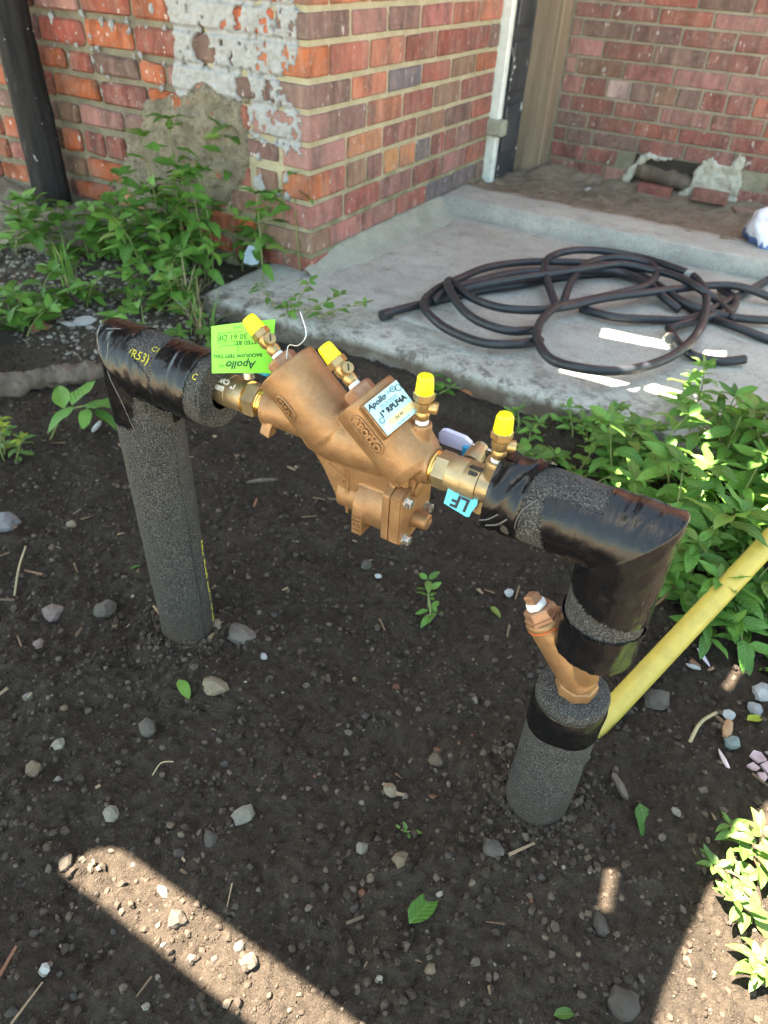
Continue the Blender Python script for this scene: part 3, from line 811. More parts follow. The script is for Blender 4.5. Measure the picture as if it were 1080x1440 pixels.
# door, trim and jamb in the recess
MB().box((-.10, 1.09, .06), (.018, 1.305, 2.1), .003).build('door', MAT['door'], house)
drz = [(.18, .33), (.37, .52), (.56, .70)]
for a, b in drz: MB().box((.0185, 1.135, a), (.026, 1.265, b), .004).build('door_panel', MAT['door'], house)
MB().box((-.02, 1.062, .085), (.030, 1.092, 2.1), .004).build('door_trim', MAT['trim'], house)
MB().box((-.02, 1.30, .09), (.115, 1.398, 2.15), .005).build('door_jamb', MAT['jamb'], house)
MB().box((-.01, 1.035, .25), (.058, 1.085, .30), .006).build('pipe_clamp', plain('mossy_stone_block', (.30, .30, .24), .9, 0, .2, 60, .5, .003), house)

backwall = empty('brick_wall', (.8, 1.4, .05), 'weathered purple red brick wall at the back with a broken hole patched with white foam', 'wall')
MB().box((.0, 1.4035, -.1), (2.3, 1.6, .80)).build('mortar', MAT['mortar_back'], backwall)
MB().box((.0, 1.402, .802), (2.3, 1.6, 2.7)).build('upper_wall', MAT['upper'], backwall)
BROWS = [(.0936, .1447, [.338, .425]), (.1447, .1998, [.251, .377]), (.1998, .2514, [.169, .269, .439, .603]), (.2514, .3028, [.24, .409, .568, .742]), (.3028, .3563, [.161, .326, .489, .66]),
         (.3563, .4187, [.114, .2, .284, .369, .449, .529, .612, .693, .777]), (.4187, .4734, [.162, .33, .501, .677]), (.4734, .5295, [.245, .418, .591, .758]), (.5295, .5841, [.158, .333, .496, .667]),
         (.5841, .6318, [.071, .25, .408, .58]), (.6318, .684, [.175, .345, .52, .687]), (.684, .737, [.09, .26, .43, .60]), (.737, .79, [.175, .345, .52, .687]), (.042, .0936, [.25, .42])]
def maroon(w_): return ''.join({'r': 'dmr'[i % 3], 'k': 'mdk'[i % 3], 'm': 'mdp'[i % 3]}.get(c, c) for i, c in enumerate(w_))
BC = ['drdrdmdd', 'rkrdrdkr', 'dpmdmdpd', 'pkrrmdmr', 'kmdkdrdm', 'kkwpnprkr', 'mnkmrddr', 'mkpdrdmd', 'kpmrdkrm', 'dmrkrnrk', 'prrpmdrd', 'mdkrmmrr', 'rdmrkdrr', 'rdmmddrr']
def in_hole(x, z): return .455 < x < .82 and z < .20 and (z > .11 or x > .60)
for (z0, z1, js), cc in zip(BROWS, map(maroon, BC)):
    js = list(js)
    step = .085 if len(js) > 7 else .171
    while js[-1] < 1.5: js.append(js[-1] + step * brnd.uniform(.97, 1.03))
    prev = .118
    js = [j for j in js if j > prev + .03]
    for i, e in enumerate(js):
        a, b = prev + .004, e - .004; prev = e
        xc, zc = (a + b) / 2, (z0 + z1) / 2
        if in_hole(xc, zc): continue
        put_brick(backwall, (BR_BK, BR_BKH), (.158, .076, .042), b - a, z1 - z0 - .0085, (xc, 1.4285, zc), 0, cc[i % len(cc)], .0008)
# the hole with its rotten timber and the foam round it
MB().box((.44, 1.4015, .05), (.80, 1.4032, .20)).build('hole_shade_sheet', plain('painted_hole_shade', (.03, .025, .02), .95), backwall)  # flat dark sheet, the hole's inner shade put in as colour
FOAM = [(.44, .085), (.455, .13), (.475, .165), (.50, .19), (.57, .197), (.585, .207), (.50, .218), (.46, .20), (.425, .15), (.405, .10), (.36, .085), (.37, .068), (.44, .07)]
FOAM2 = [(.655, .17), (.668, .215), (.70, .225), (.73, .215), (.76, .215), (.79, .25), (.815, .235), (.81, .19), (.825, .12), (.83, .06), (.78, .045), (.68, .052), (.60, .068), (.62, .095), (.645, .13)]
def foam_in(pl):
    def f(x, z):
        w = Vector((x * 22, z * 22, 3)); return pip((x + .012 * mnoise.noise(w) + .005 * mnoise.noise(w * 4), z + .012 * mnoise.noise(w + Vector((5, 5, 5))) + .005 * mnoise.noise(w * 4 + Vector((4, 1, 1)))), pl)
    return f
wall_patch('foam_patch', foam_in(FOAM), (.34, .60, .05, .23), 1.40, .005, lambda x, z: .012 + .010 * mnoise.noise(Vector((x * 40, z * 40, 9))), MAT['foam_white'], backwall)
wall_patch('foam_patch', foam_in(FOAM2), (.58, .86, .03, .26), 1.40, .005, lambda x, z: .014 + .010 * mnoise.noise(Vector((x * 30, z * 30, 9))) + .006 * mnoise.noise(Vector((x * 90, z * 90, 1))), MAT['foam_white'], backwall)
def timber_lump():
    mb = MB(); pts = [Vector((.455 + .2 * i / 8, 1.398 + .004 * math.sin(i), .148 - .018 * i / 8)) for i in range(9)]
    mb.tube(pts, [.022, .026, .027, .028, .027, .029, .028, .026, .02], 10)
    mb.v = [tuple(Vector(v) + Vector((0, mnoise.noise(Vector(v) * 60), mnoise.noise(Vector(v) * 45 + Vector((4, 4, 4))))) * .008) for v in mb.v]
    mb.build('rotten_timber', MAT['log'], backwall, (.55, 1.398, .14), smooth=True)
timber_lump()
for (x, y, z, L, c, rz) in ((.545, 1.372, .098, .12, 'r', .05), (.86, 1.36, .078, .085, 'n', .5), (.735, 1.374, .112, .12, 'r', .02)):
    o = put_brick(backwall, (BR_BK, BR_BKH), (.158, .076, .042), L, .036, (x, y, z), rz, c)

# ================================================================== POST
def post():
    root = Vector((-.905, -.065, .02)); mb = MB(); top = Vector((-.893, -.065, 1.9))
    n = 60; pts = [root + (top - root) * i / n - Vector((0, 0, .0)) for i in range(n + 1)]
    pts[0].z = -.05
    mb.tube(pts, .050, 20)
    v2 = []
    for v in mb.v:
        v = Vector(v); d = Vector((v.x - root.x, v.y - root.y, 0)); k = 1 + .13 * mnoise.noise(Vector((d.x * 45, d.y * 45, v.z * 3))) + .05 * mnoise.noise(v * 30)
        v2.append((root.x + d.x * k - v.z * .012, root.y + d.y * k, v.z))
    mb.v = v2
    o = mb.build('timber_post', MAT['post'], None, (root.x, root.y, 0), smooth=True)
    tag(o, 'black weathered round timber post standing against the left brick wall', 'post')
post()

# ================================================================== BACKFLOW ASSEMBLY
Y0 = -1.047; ZA = .413
TILT = R(41); AX = Vector((-math.cos(TILT), 0, math.sin(TILT))); NN = Vector((math.sin(TILT), 0, math.cos(TILT))); VY = Vector((0, 1, 0)); VX = Vector((1, 0, 0)); VZ = Vector((0, 0, 1))
P1 = Vector((.728, Y0, .460)); P2 = Vector((.8095, Y0, .4565))
dev = empty('backflow_preventer', (.79, Y0, .33), 'cast bronze backflow preventer with four yellow capped test cocks hung between two insulated pipes', 'valve')
body = MB()
def barrel(P, r):
    body.lathe([(-.078, r * .80), (-.070, r * .93), (-.058, r * .975), (-.020, r * .975), (-.012, r), (-.001, r), (.0012, r * .97)], P, AX, 48)
barrel(P1, .0292); barrel(P2, .0296)
body.lathe([(0, .0175), (.07, .019)], (.707, Y0, ZA), VX, 32)
body.lathe([(0, .0195), (.008, .0195), (.010, .018)], (.7055, Y0, ZA), VX, 32)
body.lathe([(0, .013), (.012, .021), (.03, .0245), (.085, .0245), (.105, .0205), (.118, .0175), (.135, .0165)], (.748, Y0, .407), (1, 0, .06), 40)
# lower passage
def hull_prism(pts, y0, y1): body.prism([(x, y0, z) for x, z in pts], (0, y1 - y0, 0))
hull_prism([(.758, .398), (.776, .374), (.790, .347), (.800, .340), (.852, .336), (.870, .385), (.874, .405), (.80, .42)], Y0 - .0125, Y0 + .0125)
body.lathe([(0, .010), (.004, .0165), (.03, .0165)], (.788, Y0, .351), VX, 28)
body.lathe([(0, .0265), (.011, .0265)], (.816, Y0, .351), VX, 40)
hull_prism([(.816, .326), (.827, .326), (.827, .352), (.816, .352)], Y0 - .0265, Y0 + .012)
body.lathe([(0, .0245), (.026, .0255)], (.826, Y0, .353), VX, 40)
hull_prism([(.8015, .335), (.8045, .335), (.8045, .40), (.8015, .40)], Y0 - .0150, Y0 + .0150)
# flange behind the relief cover
FL = [(-.029, -.021), (-.021, -.0285), (.0, -.0265), (.022, -.016), (.029, -.004), (.029, .024), (.020, .032), (.004, .036), (-.012, .036), (-.029, .028)]
ZR = .3585
body.prism([(.8485, Y0 + a, ZR + b) for a, b in FL], (.0075, 0, 0))
# tc3 boss, lugs
body.lathe([(-.02, .0098), (.0215, .0092), (.0235, .0086)], (.8665, Y0, .428), VZ, 28)
body.lathe([(0, .0175), (.006, .0175)], (.872, Y0, ZA), VX, 32)
body.prism([(.7085, Y0 - .022, .394), (.7185, Y0 - .022, .391), (.719, Y0 - .016, .404), (.7085, Y0 - .016, .406)], (0, .012, 0))
body.box((.852, Y0 - .020, .392), (.861, Y0 - .004, .414), .001)
# label pad on the second barrel
phi = R(64); LN = (-VY * math.cos(phi) + NN * math.sin(phi)).normalized(); LW = (NN * math.cos(phi) + VY * math.sin(phi)).normalized()
LC = P2 - AX * .0215 + LN * .0330
def quad_on(c, ex, ey, hw, hh): return [c - ex * hw - ey * hh, c + ex * hw - ey * hh, c + ex * hw + ey * hh, c - ex * hw + ey * hh]
body.prism(quad_on(LC - LN * .022, LW, AX, .0190, .0165), LN * .0205)
bo = body.build('body', MAT['bronze'], dev, tuple(dev.location))
rm = bo.modifiers.new('r', 'REMESH'); rm.mode = 'VOXEL'; rm.voxel_size = .0011; rm.use_smooth_shade = True
sm = bo.modifiers.new('s', 'SMOOTH'); sm.iterations = 2; sm.factor = .5
bpy.context.view_layer.update()
me = bpy.data.meshes.new_from_object(bo.evaluated_get(bpy.context.evaluated_depsgraph_get()))
bo.modifiers.clear(); bo.data = me
if not me.materials: me.materials.append(MAT['bronze'])
me.polygons.foreach_set('use_smooth', [True] * len(me.polygons))

# raised marks cast on the body
def ring_path(w, h, n=8):
    pts = []; r = h / 2; L = w / 2 - r
    for i in range(n + 1): a = -math.pi / 2 + math.pi * i / n; pts.append((L + r * math.cos(a), r * math.sin(a)))
    for i in range(n + 1): a = math.pi / 2 + math.pi * i / n; pts.append((-L + r * math.cos(a), r * math.sin(a)))
    pts.append(pts[0]); return pts
def pill(P, r, t, phi_deg, w, h, txt, size):
    u0 = -VY * math.cos(R(phi_deg)) + NN * math.sin(R(phi_deg))
    f = on_cyl(P, -AX, u0, r)
    # q must grow towards NN
    test = f(0, .005) - f(0, 0); sgn = 1 if test.dot(NN) > 0 else -1
    mb = MB(); seq = ring_path(w, h); fine = []
    for a, b in zip(seq[:-1], seq[1:]):
        for k in range(3): fine.append((a[0] + (b[0] - a[0]) * k / 3, a[1] + (b[1] - a[1]) * k / 3))
    fine.append(seq[-1])
    mb.tube([f(t + a, sgn * b, .0003) for a, b in fine], .0010, 6, cap=False)
    vs, fs = text_verts(txt, size, extrude=.0014, bold=.0004)
    mb.add([f(t + v.x, sgn * v.y, .0002 + v.z) for v in vs], fs)
    return mb
pill(P2, .0291, .0265, 6, .0385, .0108, 'APOLLO', .0088).build('raised_lettering', MAT['bronze'], dev, smooth=False)
pill(P1, .0287, .0290, -8, .0235, .0096, '25A', .0078).build('raised_lettering', MAT['bronze'], dev)
mb = MB(); vs, fs = text_verts('1511', .0105, extrude=.001, bold=.0002)
f = on_cyl((.8215, Y0, .351), (1, 0, 0), (0, -1, 0), .0266)
mb.add([(.8222 - v.y, Y0 - .0268 - v.z, .3395 + v.x) for v in vs], fs); mb.build('raised_lettering', MAT['bronze'], dev)
mb = MB(); yy = Y0 - .0245
mb.tube([Vector((.788, yy + .003, .3915)), Vector((.797, yy + .001, .388)), Vector((.806, yy, .3835))], .0008, 6).tube([Vector((.802, yy, .3885)), Vector((.807, yy - .0005, .3835)), Vector((.8055, yy, .379))], .0008, 6)
mb.build('flow_arrow', MAT['bronze'], dev, smooth=True)

# relief valve cover with its bolts and boss
cov = MB(); bm = bmesh.new()
vv = [bm.verts.new((.8562, Y0 + a, ZR + b)) for a, b in FL]; fc = bm.faces.new(vv)
r_ = bmesh.ops.extrude_face_region(bm, geom=[fc]); 
for g in r_['geom']:
    if isinstance(g, bmesh.types.BMVert): g.co.x += .0125
bmesh.ops.recalc_face_normals(bm, faces=bm.faces[:])
bmesh.ops.bevel(bm, geom=[e for e in bm.edges], offset=.0016, segments=2, affect='EDGES')
cover = cov.bm(bm).build('relief_cover', MAT['bronze'], dev, (.862, Y0, ZR), angle=40)
for a, b in ((-.0205, .0225), (.0215, -.0095), (-.0195, -.0205), (.0215, .024)):
    mb = MB(); o_ = Vector((.8690, Y0 + a, ZR + b))
    mb.lathe([(-.003, .0058), (.0006, .0058), (.0008, .0046)], o_, VX, 18, capb=False).lathe([(.0006, .0047), (.0052, .0047), (.0060, .0040)], o_, VX, 6)
    mb.build('bolt', MAT['steel'], cover, tuple(o_))
MB().lathe([(-.004, .0092), (.0015, .0088), (.0125, .0078), (.0135, .0066), (.0118, .0060)], (.869, Y0 + .0005, ZR - .0085), VX, 24).build('drain_boss', MAT['bronze'], cover, (.869, Y0, ZR - .0085), angle=40)
MB().lathe([(-.002, .0085), (.0022, .0085), (.0028, .0075)], (.869, Y0 - .001, ZR + .026), VX, 22).build('blank_boss', MAT['bronze'], cover, (.869, Y0, ZR + .025), angle=40)
MB().box((.8560, Y0 - .0185, ZR + .033), (.8670, Y0 - .0065, ZR + .060), .0025).build('cover_lug', MAT['bronze'], cover, (.862, Y0 - .012, ZR + .045))

# the printed label plate
lp = MB(); C0 = LC + LN * .0004
LWs, AXs = LW, AX
LW, AX = LW * .87, AX * .88
poly = [(-.0205, -.0175), (.0165, -.0175), (.0205, -.0125), (.0205, .0175), (-.0205, .0175)]
lp.prism([C0 + LW * a + AX * b for a, b in poly], LN * .0009)
plate = lp.build('name_plate', MAT['plate_blue'], dev, tuple(C0))
CT = C0 + LN * .0010
MB().prism(quad_on(CT + LW * .0035 - AX * .0098, LW, AX, .0168, .0033), LN * .0002).build('label_strip', MAT['plate_tan'], plate, tuple(CT))
MB().prism(quad_on(CT - LW * .0155 - AX * .0120, LW, AX, .0030, .0034), LN * .0003).build('label_strip', MAT['plate_white'], plate, tuple(CT))
tx = MB()
text_on(tx, 'Apollo', .0070, CT + LW * -.0095 + AX * .0125 + LN * .0004, LW, AX, shear=.25, bold=.0002)
text_on(tx, 'VALVES', .0028, CT + LW * .0035 + AX * .0132 + LN * .0004, LW, AX)
text_on(tx, '1" RPLF4A', .0064, CT + LW * .0015 + AX * .0005 + LN * .0004, LW, AX, bold=.0003)
text_on(tx, 'REDUCED PRESSURE', .0019, CT + LW * .001 + AX * .0072 + LN * .0004, LW, AX)
text_on(tx, 'BACKFLOW PREVENTER', .0016, CT + LW * .001 + AX * .0052 + LN * .0004, LW, AX)
text_on(tx, 'SN 4K', .0035, CT + LW * .001 - AX * .0099 + LN * .0004, LW, AX)
text_on(tx, 'MAX 180F 175 PSI', .0017, CT + LW * .002 - AX * .0157 + LN * .0004, LW, AX)
text_on(tx, 'R', .0032, CT + LW * .0118 + AX * .0132 + LN * .0004, LW, AX)
for cx, cy, r in ((.0118, .0132, .0026), (.0172, .0108, .0030), (-.0160, -.0035, .0026)):
    tx.tube([CT + LW * (cx + r * math.cos(a * .5236)) + AX * (cy + r * math.sin(a * .5236)) + LN * .0003 for a in range(13)], .00028, 4, cap=False)
tx.build('print', MAT['ink'], plate)
LW, AX = LWs, AXs

# cap discs, hex plugs and test cocks
def scale_mesh(o, pivot, k):
    w = world_loc(o); w2 = Vector(pivot) + (w - Vector(pivot)) * 1.0
    for v in o.data.vertices: v.co = Vector(pivot) + (v.co + w - Vector(pivot)) * k - w
def test_cock(org, axis, screw_dir, plug):
    """org: base point; returns nothing, adds parts to dev"""
    ax = Vector(axis).normalized(); org = Vector(org); sd = Vector(screw_dir); sd = (sd - ax * sd.dot(ax)).normalized()
    t = 0.0; first = len(COL.objects)
    if plug:
        MB().lathe([(-.004, .0142), (.0085, .0142), (.0108, .0118)], org, ax, 6, start=sd, tw=R(20)).build('hex_plug', MAT['bronze_plug'], dev, tuple(org))
        t = .0102
        org = org + ax * t; t = 0.0
    b = MB()
    b.lathe([(t + .005, .0062), (t + .007, .0078), (t + .013, .0084), (t + .016, .0074), (t + .021, .0098), (t + .028, .0098), (t + .0285, .0086), (t + .030, .0086)], org, ax, 26)
    b.lathe([(0, .0062), (.0085, .0068), (.0155, .0068)], org + ax * (t + .0215), sd, 22)
    b.lathe([(t + .030, .0112), (t + .0305, .0118), (t + .0375, .0118), (t + .0385, .0108)], org, ax, 6, start=sd, tw=R(12))
    c = b.build('test_cock', MAT['brass'], dev, tuple(org), angle=35)
    w = MB(); w.lathe([(t - .001, .0070), (t + .0015, .0077), (t + .0045, .0072), (t + .006, .0064)], org, ax, 22)
    w.v = [tuple(Vector(v) + Vector((mnoise.noise(Vector(v) * 500), mnoise.noise(Vector(v) * 500 + Vector((5, 5, 5))), mnoise.noise(Vector(v) * 500 + Vector((9, 1, 3))))) * .0007) for v in w.v]
    w.build('thread_tape', MAT['ptfe'], c, tuple(org), smooth=True)
    so = org + ax * (t + .0215) + sd * .0156
    s = MB().lathe([(-.001, .0056), (.0006, .0056), (.0009, .005)], so, sd, 20)
    s.build('screw', MAT['brass'], c, tuple(so), angle=35)
    wd = ax.cross(sd)
    q = (ax * .8 + wd * .6).normalized(); q2 = sd.cross(q)
    MB().prism(quad_on(so + sd * .00095, q, q2, .0042, .0009), sd * .0002).build('slot', MAT['ink'], c, tuple(so))
    k = MB().lathe([(t + .0375, .0098), (t + .039, .0102), (t + .047, .0096), (t + .0555, .0090), (t + .058, .0078), (t + .0586, .005)], org, ax, 10, start=sd)
    k.build('cap', MAT['cap_yellow'], c, tuple(org), angle=20)
    # the drawn profile is for a 1/2 inch cock; these are the smaller size
    for o in [c] + list(c.children): scale_mesh(o, org, .76)
V_CAM = (CAM_POS - P1).normalized()
test_cock(P1 + AX * .0005 + VY * .0, AX, (NN * .90 - VY * .40), True)
test_cock(P2 + AX * .0005, AX, (NN * .90 - VY * .40), True)
test_cock((.8665, Y0, .4505), VZ, (.95, .25, 0), False)
test_cock((.937, Y0, .4395), VZ, (.95, .35, 0), False)
# red dot of sealant behind the second cock, seal wire on first cap
MB().tube(spline([P1 + AX * .004 + NN * .012 + VY * -.006, P1 + AX * .012 + NN * .018, P1 + AX * .006 + NN * .028, P1 + AX * .010 + NN * .034 + VY * .01, P1 + AX * .028 + NN * .040 + VY * .015], 6), .0005, 5).build('seal_wire', MAT['steel'], dev, smooth=True)

# ball valves
def ball_valve(x0, parts, txt, tx_x, rtext, lever):
    v = MB()
    return v
vl = MB()
vl.lathe([(0, .0162), (.013, .0166), (.0135, .0160), (.015, .0160), (.0155, .0165), (.031, .0160), (.034, .0153)], (.648, Y0, ZA), VX, 36)
vlo = vl.build('ball_valve', MAT['brass_dull'], dev, (.665, Y0, ZA), angle=35)
MB().lathe([(0, .0158), (.001, .0172), (.012, .0172), (.0135, .0158)], (.6815, Y0, ZA), VX, 6, tw=R(8)).build('hex_nut', MAT['brass_dull'], vlo, (.688, Y0, ZA))
MB().lathe([(0, .0153), (.0012, .0168), (.0022, .0153)], (.680, Y0, ZA), VX, 36).build('nut_rim', MAT['thread'], vlo, (.68, Y0, ZA), angle=40)
def threads(x0, x1, r, parent, n):
    pr = []
    for i in range(n):
        a = x0 + (x1 - x0) * i / n; d = (x1 - x0) / n
        pr += [(a, r * .94), (a + d * .45, r), (a + d * .6, r), (a + d * .98, r * .94)]
    MB().lathe(pr, (0, Y0, ZA), VX, 36).build('pipe_thread', MAT['thread'], parent, ((x0 + x1) / 2, Y0, ZA), smooth=True)
threads(.694, .708, .0128, vlo, 5)
f = on_cyl((0, Y0, ZA), VX, (0, -.55, .84), .0166)
def cyl_text(mb, txt, size, x, q, flip=False, f=f, ex=.0004, bold=.0003):
    vs, fs = text_verts(txt, size, extrude=ex, bold=bold)
    t = f(x, .004) - f(x, 0); sg = 1 if t.z > 0 else -1
    k = -1 if flip else 1
    mb.add([f(x + k * v.x, q + sg * k * v.y, .0001 + v.z) for v in vs], fs); return mb
tb = MB(); cyl_text(tb, 'CWP', .0072, .6565, -.001, True); cyl_text(tb, '600', .0068, .6565, .0065, True); cyl_text(tb, '1"', .0062, .6705, .001, True)
tb.build('valve_lettering', MAT['ink_white'], vlo)
vr = MB()
vr.lathe([(0, .0160), (.013, .0170), (.0145, .0166), (.0155, .0171), (.028, .0167), (.0285, .0153), (.030, .0150), (.044, .0147)], (.8985, Y0, ZA), VX, 36)
vr.lathe([(-.012, .0100), (.015, .0094), (.0175, .0098), (.0205, .0088)], (.937, Y0, .4205), VZ, 24)
vr.lathe([(0, .0080), (.017, .0076)], (.931, Y0 - .002, .4065), (0, -.12, -1), 20)
vro = vr.build('ball_valve', MAT['brass_dull'], dev, (.917, Y0, ZA), angle=35)
MB().lathe([(0, .0155), (.001, .0168), (.0125, .0168), (.0135, .0156)], (.8855, Y0, ZA), VX, 6, tw=R(22)).build('hex_nut', MAT['brass_dull'], vro, (.892, Y0, ZA))
MB().lathe([(0, .0166), (.001, .0176), (.007, .0176), (.0085, .0165)], (.939, Y0, ZA), VX, 6, tw=R(10)).build('hex_nut', MAT['brass'], vro, (.942, Y0, ZA))
threads(.8765, .887, .0148, vro, 4)
f2 = on_cyl((0, Y0, ZA), VX, (0, -.35, .94), .0171)
tb = MB(); cyl_text(tb, 'CWP', .0050, .9215, -.002, True, f2); cyl_text(tb, '600', .0050, .9215, .0040, True, f2); tb.build('valve_lettering', MAT['ink'], vro)
# lever of the right valve lies flat behind it
hb = MB(); HY = Y0 + .034
lev = [(.872, .4145), (.869, .4165), (.868, .424), (.870, .4275), (.874, .429), (.893, .428), (.899, .4245), (.9005, .419), (.898, .4145)]
hb.prism([(x, HY - .001, z) for x, z in lev], (0, .005, 0)); hnd = hb.build('valve_lever', MAT['lavender'], vro, (.885, HY, .42))
MB().box((.898, HY - .0005, .4195), (.935, HY + .0025, .4245), .0005).build('lever_bar', MAT['steel'], vro, (.915, HY, .422))
MB().box((.893, HY - .0035, .4105), (.9005, HY + .001, .4215), .001).build('lever_tab', MAT['blue_plastic'], vro, (.897, HY, .415))
MB().box((.904, HY - .004, .4215), (.914, HY + .001, .4265), .001).build('lever_tab', MAT['blue_plastic'], vro, (.91, HY, .424))
MB().lathe([(0, .009), (.012, .0088), (.016, .006), (.022, .006)], (.909, Y0 + .014, .419), (0, .95, .25), 18).build('valve_stem', MAT['brass_dull'], vro, (.909, Y0 + .02, .42), angle=35)
MB().box((.681, Y0 + .012, .4335), (.694, Y0 + .0165, .4405), .001).build('lever_tab', MAT['blue_plastic'], vlo, (.688, Y0, .437))
MB().lathe([(0, .0065), (.006, .0065), (.008, .004)], (.678, Y0 + .004, .4325), (0, .1, 1), 14).build('valve_stem', MAT['steel'], vlo, (.678, Y0, .436), angle=35)

# ---- tags
def sheet(name, corners, mat, label, cat, thick=.0006, sag=0.0, clip=0.0, n=10, curl=None):
    """a thin curved card spanned by TL, TR, BR, BL"""
    tl, tr, br, bl = [Vector(c) for c in corners]; nrm = (tr - tl).cross(bl - tl).normalized()
    def P(u, v): 
        p = (tl * (1 - u) + tr * u) * (1 - v) + (bl * (1 - u) + br * u) * v
        return p + nrm * (sag * math.sin(math.pi * u) + (curl(u, v) if curl else 0))
    vs = []; fs = []
    for s_ in (0, 1):
        for j in range(n + 1):
            for i in range(n + 1):
                u, v = i / n, j / n
                if clip and u < clip and v < clip * .9:      # rounded corner
                    u = clip - (clip - u) * .75 - .0; 
                vs.append(P(u, v) + nrm * (thick * s_))
    N = (n + 1) ** 2; I = lambda s_, i, j: s_ * N + j * (n + 1) + i
    for j in range(n):
        for i in range(n):
            fs.append((I(0, i, j), I(0, i, j + 1), I(0, i + 1, j + 1), I(0, i + 1, j))); fs.append((I(1, i, j), I(1, i + 1, j), I(1, i + 1, j + 1), I(1, i, j + 1)))
    for i in range(n):
        fs += [(I(0, i, 0), I(0, i + 1, 0), I(1, i + 1, 0), I(1, i, 0)), (I(0, i, n), I(1, i, n), I(1, i + 1, n), I(0, i + 1, n)), (I(0, 0, i), I(1, 0, i), I(1, 0, i + 1), I(0, 0, i + 1)), (I(0, n, i), I(0, n, i + 1), I(1, n, i + 1), I(1, n, i))]
    o = MB().add(vs, fs).build(name, mat, None, tuple(bl)); tag(o, label, cat); return o, P, nrm
ty = -1.030
cor = [tuple(ony(297, 459, -1.056)), tuple(ony(387, 449, -1.024)), tuple(ony(380, 524, -1.036)), tuple(ony(298, 525, -1.078))]
gt, GP, gn = sheet('test_tag', cor, MAT['tag_green'], 'lime green paper test tag wired to the left test cock, its print upside down', 'tag', .0005, -.0015, 0.0, 12, lambda u, v: .004 * u * u * v)
side = 1 if gn.dot(CAM_POS - Vector(cor[0])) > 0 else -1
def tagtext(mb, txt, size, u, v, **kw):
    c = GP(u, v) + gn * (side * .0008 if side > 0 else -.0006); ex = (GP(u - .1, v) - GP(u + .1, v)); ey = (GP(u, v + .1) - GP(u, v - .1))
    ex.normalize(); ey = (ey - ex * ey.dot(ex)).normalized()
    vs, fs = text_verts(txt, size, **kw); mb.add([c + ex * q.x + ey * q.y for q in vs], fs); return mb
tx = MB()
tagtext(tx, 'Apollo', .0100, .50, .835, shear=.3, bold=.0002); tagtext(tx, 'VALVES', .0034, .23, .85); tagtext(tx, 'BACKFLOW TEST TAG', .0043, .44, .655, bold=.0001)
tagtext(tx, 'TESTED BY:', .0050, .60, .40, bold=.0001); tagtext(tx, '30 61 DE', .0072, .35, .27, shear=.2); tagtext(tx, 'DATE', .0030, .42, .085)
tx.build('print', MAT['ink_green'], gt)
ln = MB()
off = gn * (side * .0009 if side > 0 else -.0007)
for v in (.18, .37): ln.tube([GP(u / 10, v) + off for u in range(1, 6)], .00018, 4)
ln.tube(spline([GP(u, v) + off for u, v in ((.12, .47), (.2, .43), (.3, .45), (.42, .44), (.44, .52), (.42, .60))], 4), .00022, 4)
ln.build('handwriting', MAT['ink_green'], gt)
# small blue plate hanging under the right valve, LF upside down
LP = ony(647, 707, -1.066); LNN = Vector((.12, -.80, .60)).normalized()
def onp(u, v):
    d = ray(u, v); return CAM_POS + d * ((LP - CAM_POS).dot(LNN) / d.dot(LNN))
pts = [onp(u, v) for u, v in ((630, 687), (648, 692), (672, 701), (671, 710), (663, 720), (659.5, 727), (655, 726.5), (624, 707.5), (627, 698))]
lf = MB().prism(pts, LNN * -.0014).build('plastic_tag', MAT['tag_blue'], None, tuple(LP)); tag(lf, 'small light blue plastic tag with upside down letters LF under the right ball valve', 'tag')
ex = (onp(632, 699) - onp(664, 713)).normalized(); ey = (onp(645, 715) - onp(650, 698)); ey = (ey - ex * ey.dot(ex)).normalized()
mb = MB(); vs, fs = text_verts('LF', .0150, bold=.0005)
mb.add([onp(647.5, 706.5) + ex * v.x * 1.05 + ey * v.y + LNN * .0004 for v in vs], fs); mb.build('print', MAT['ink'], lf)
MB().tube([pts[1] + LNN * -.001, Vector((.909, Y0 - .004, .398))], .0006, 5).build('tag_wire', MAT['steel'], lf)

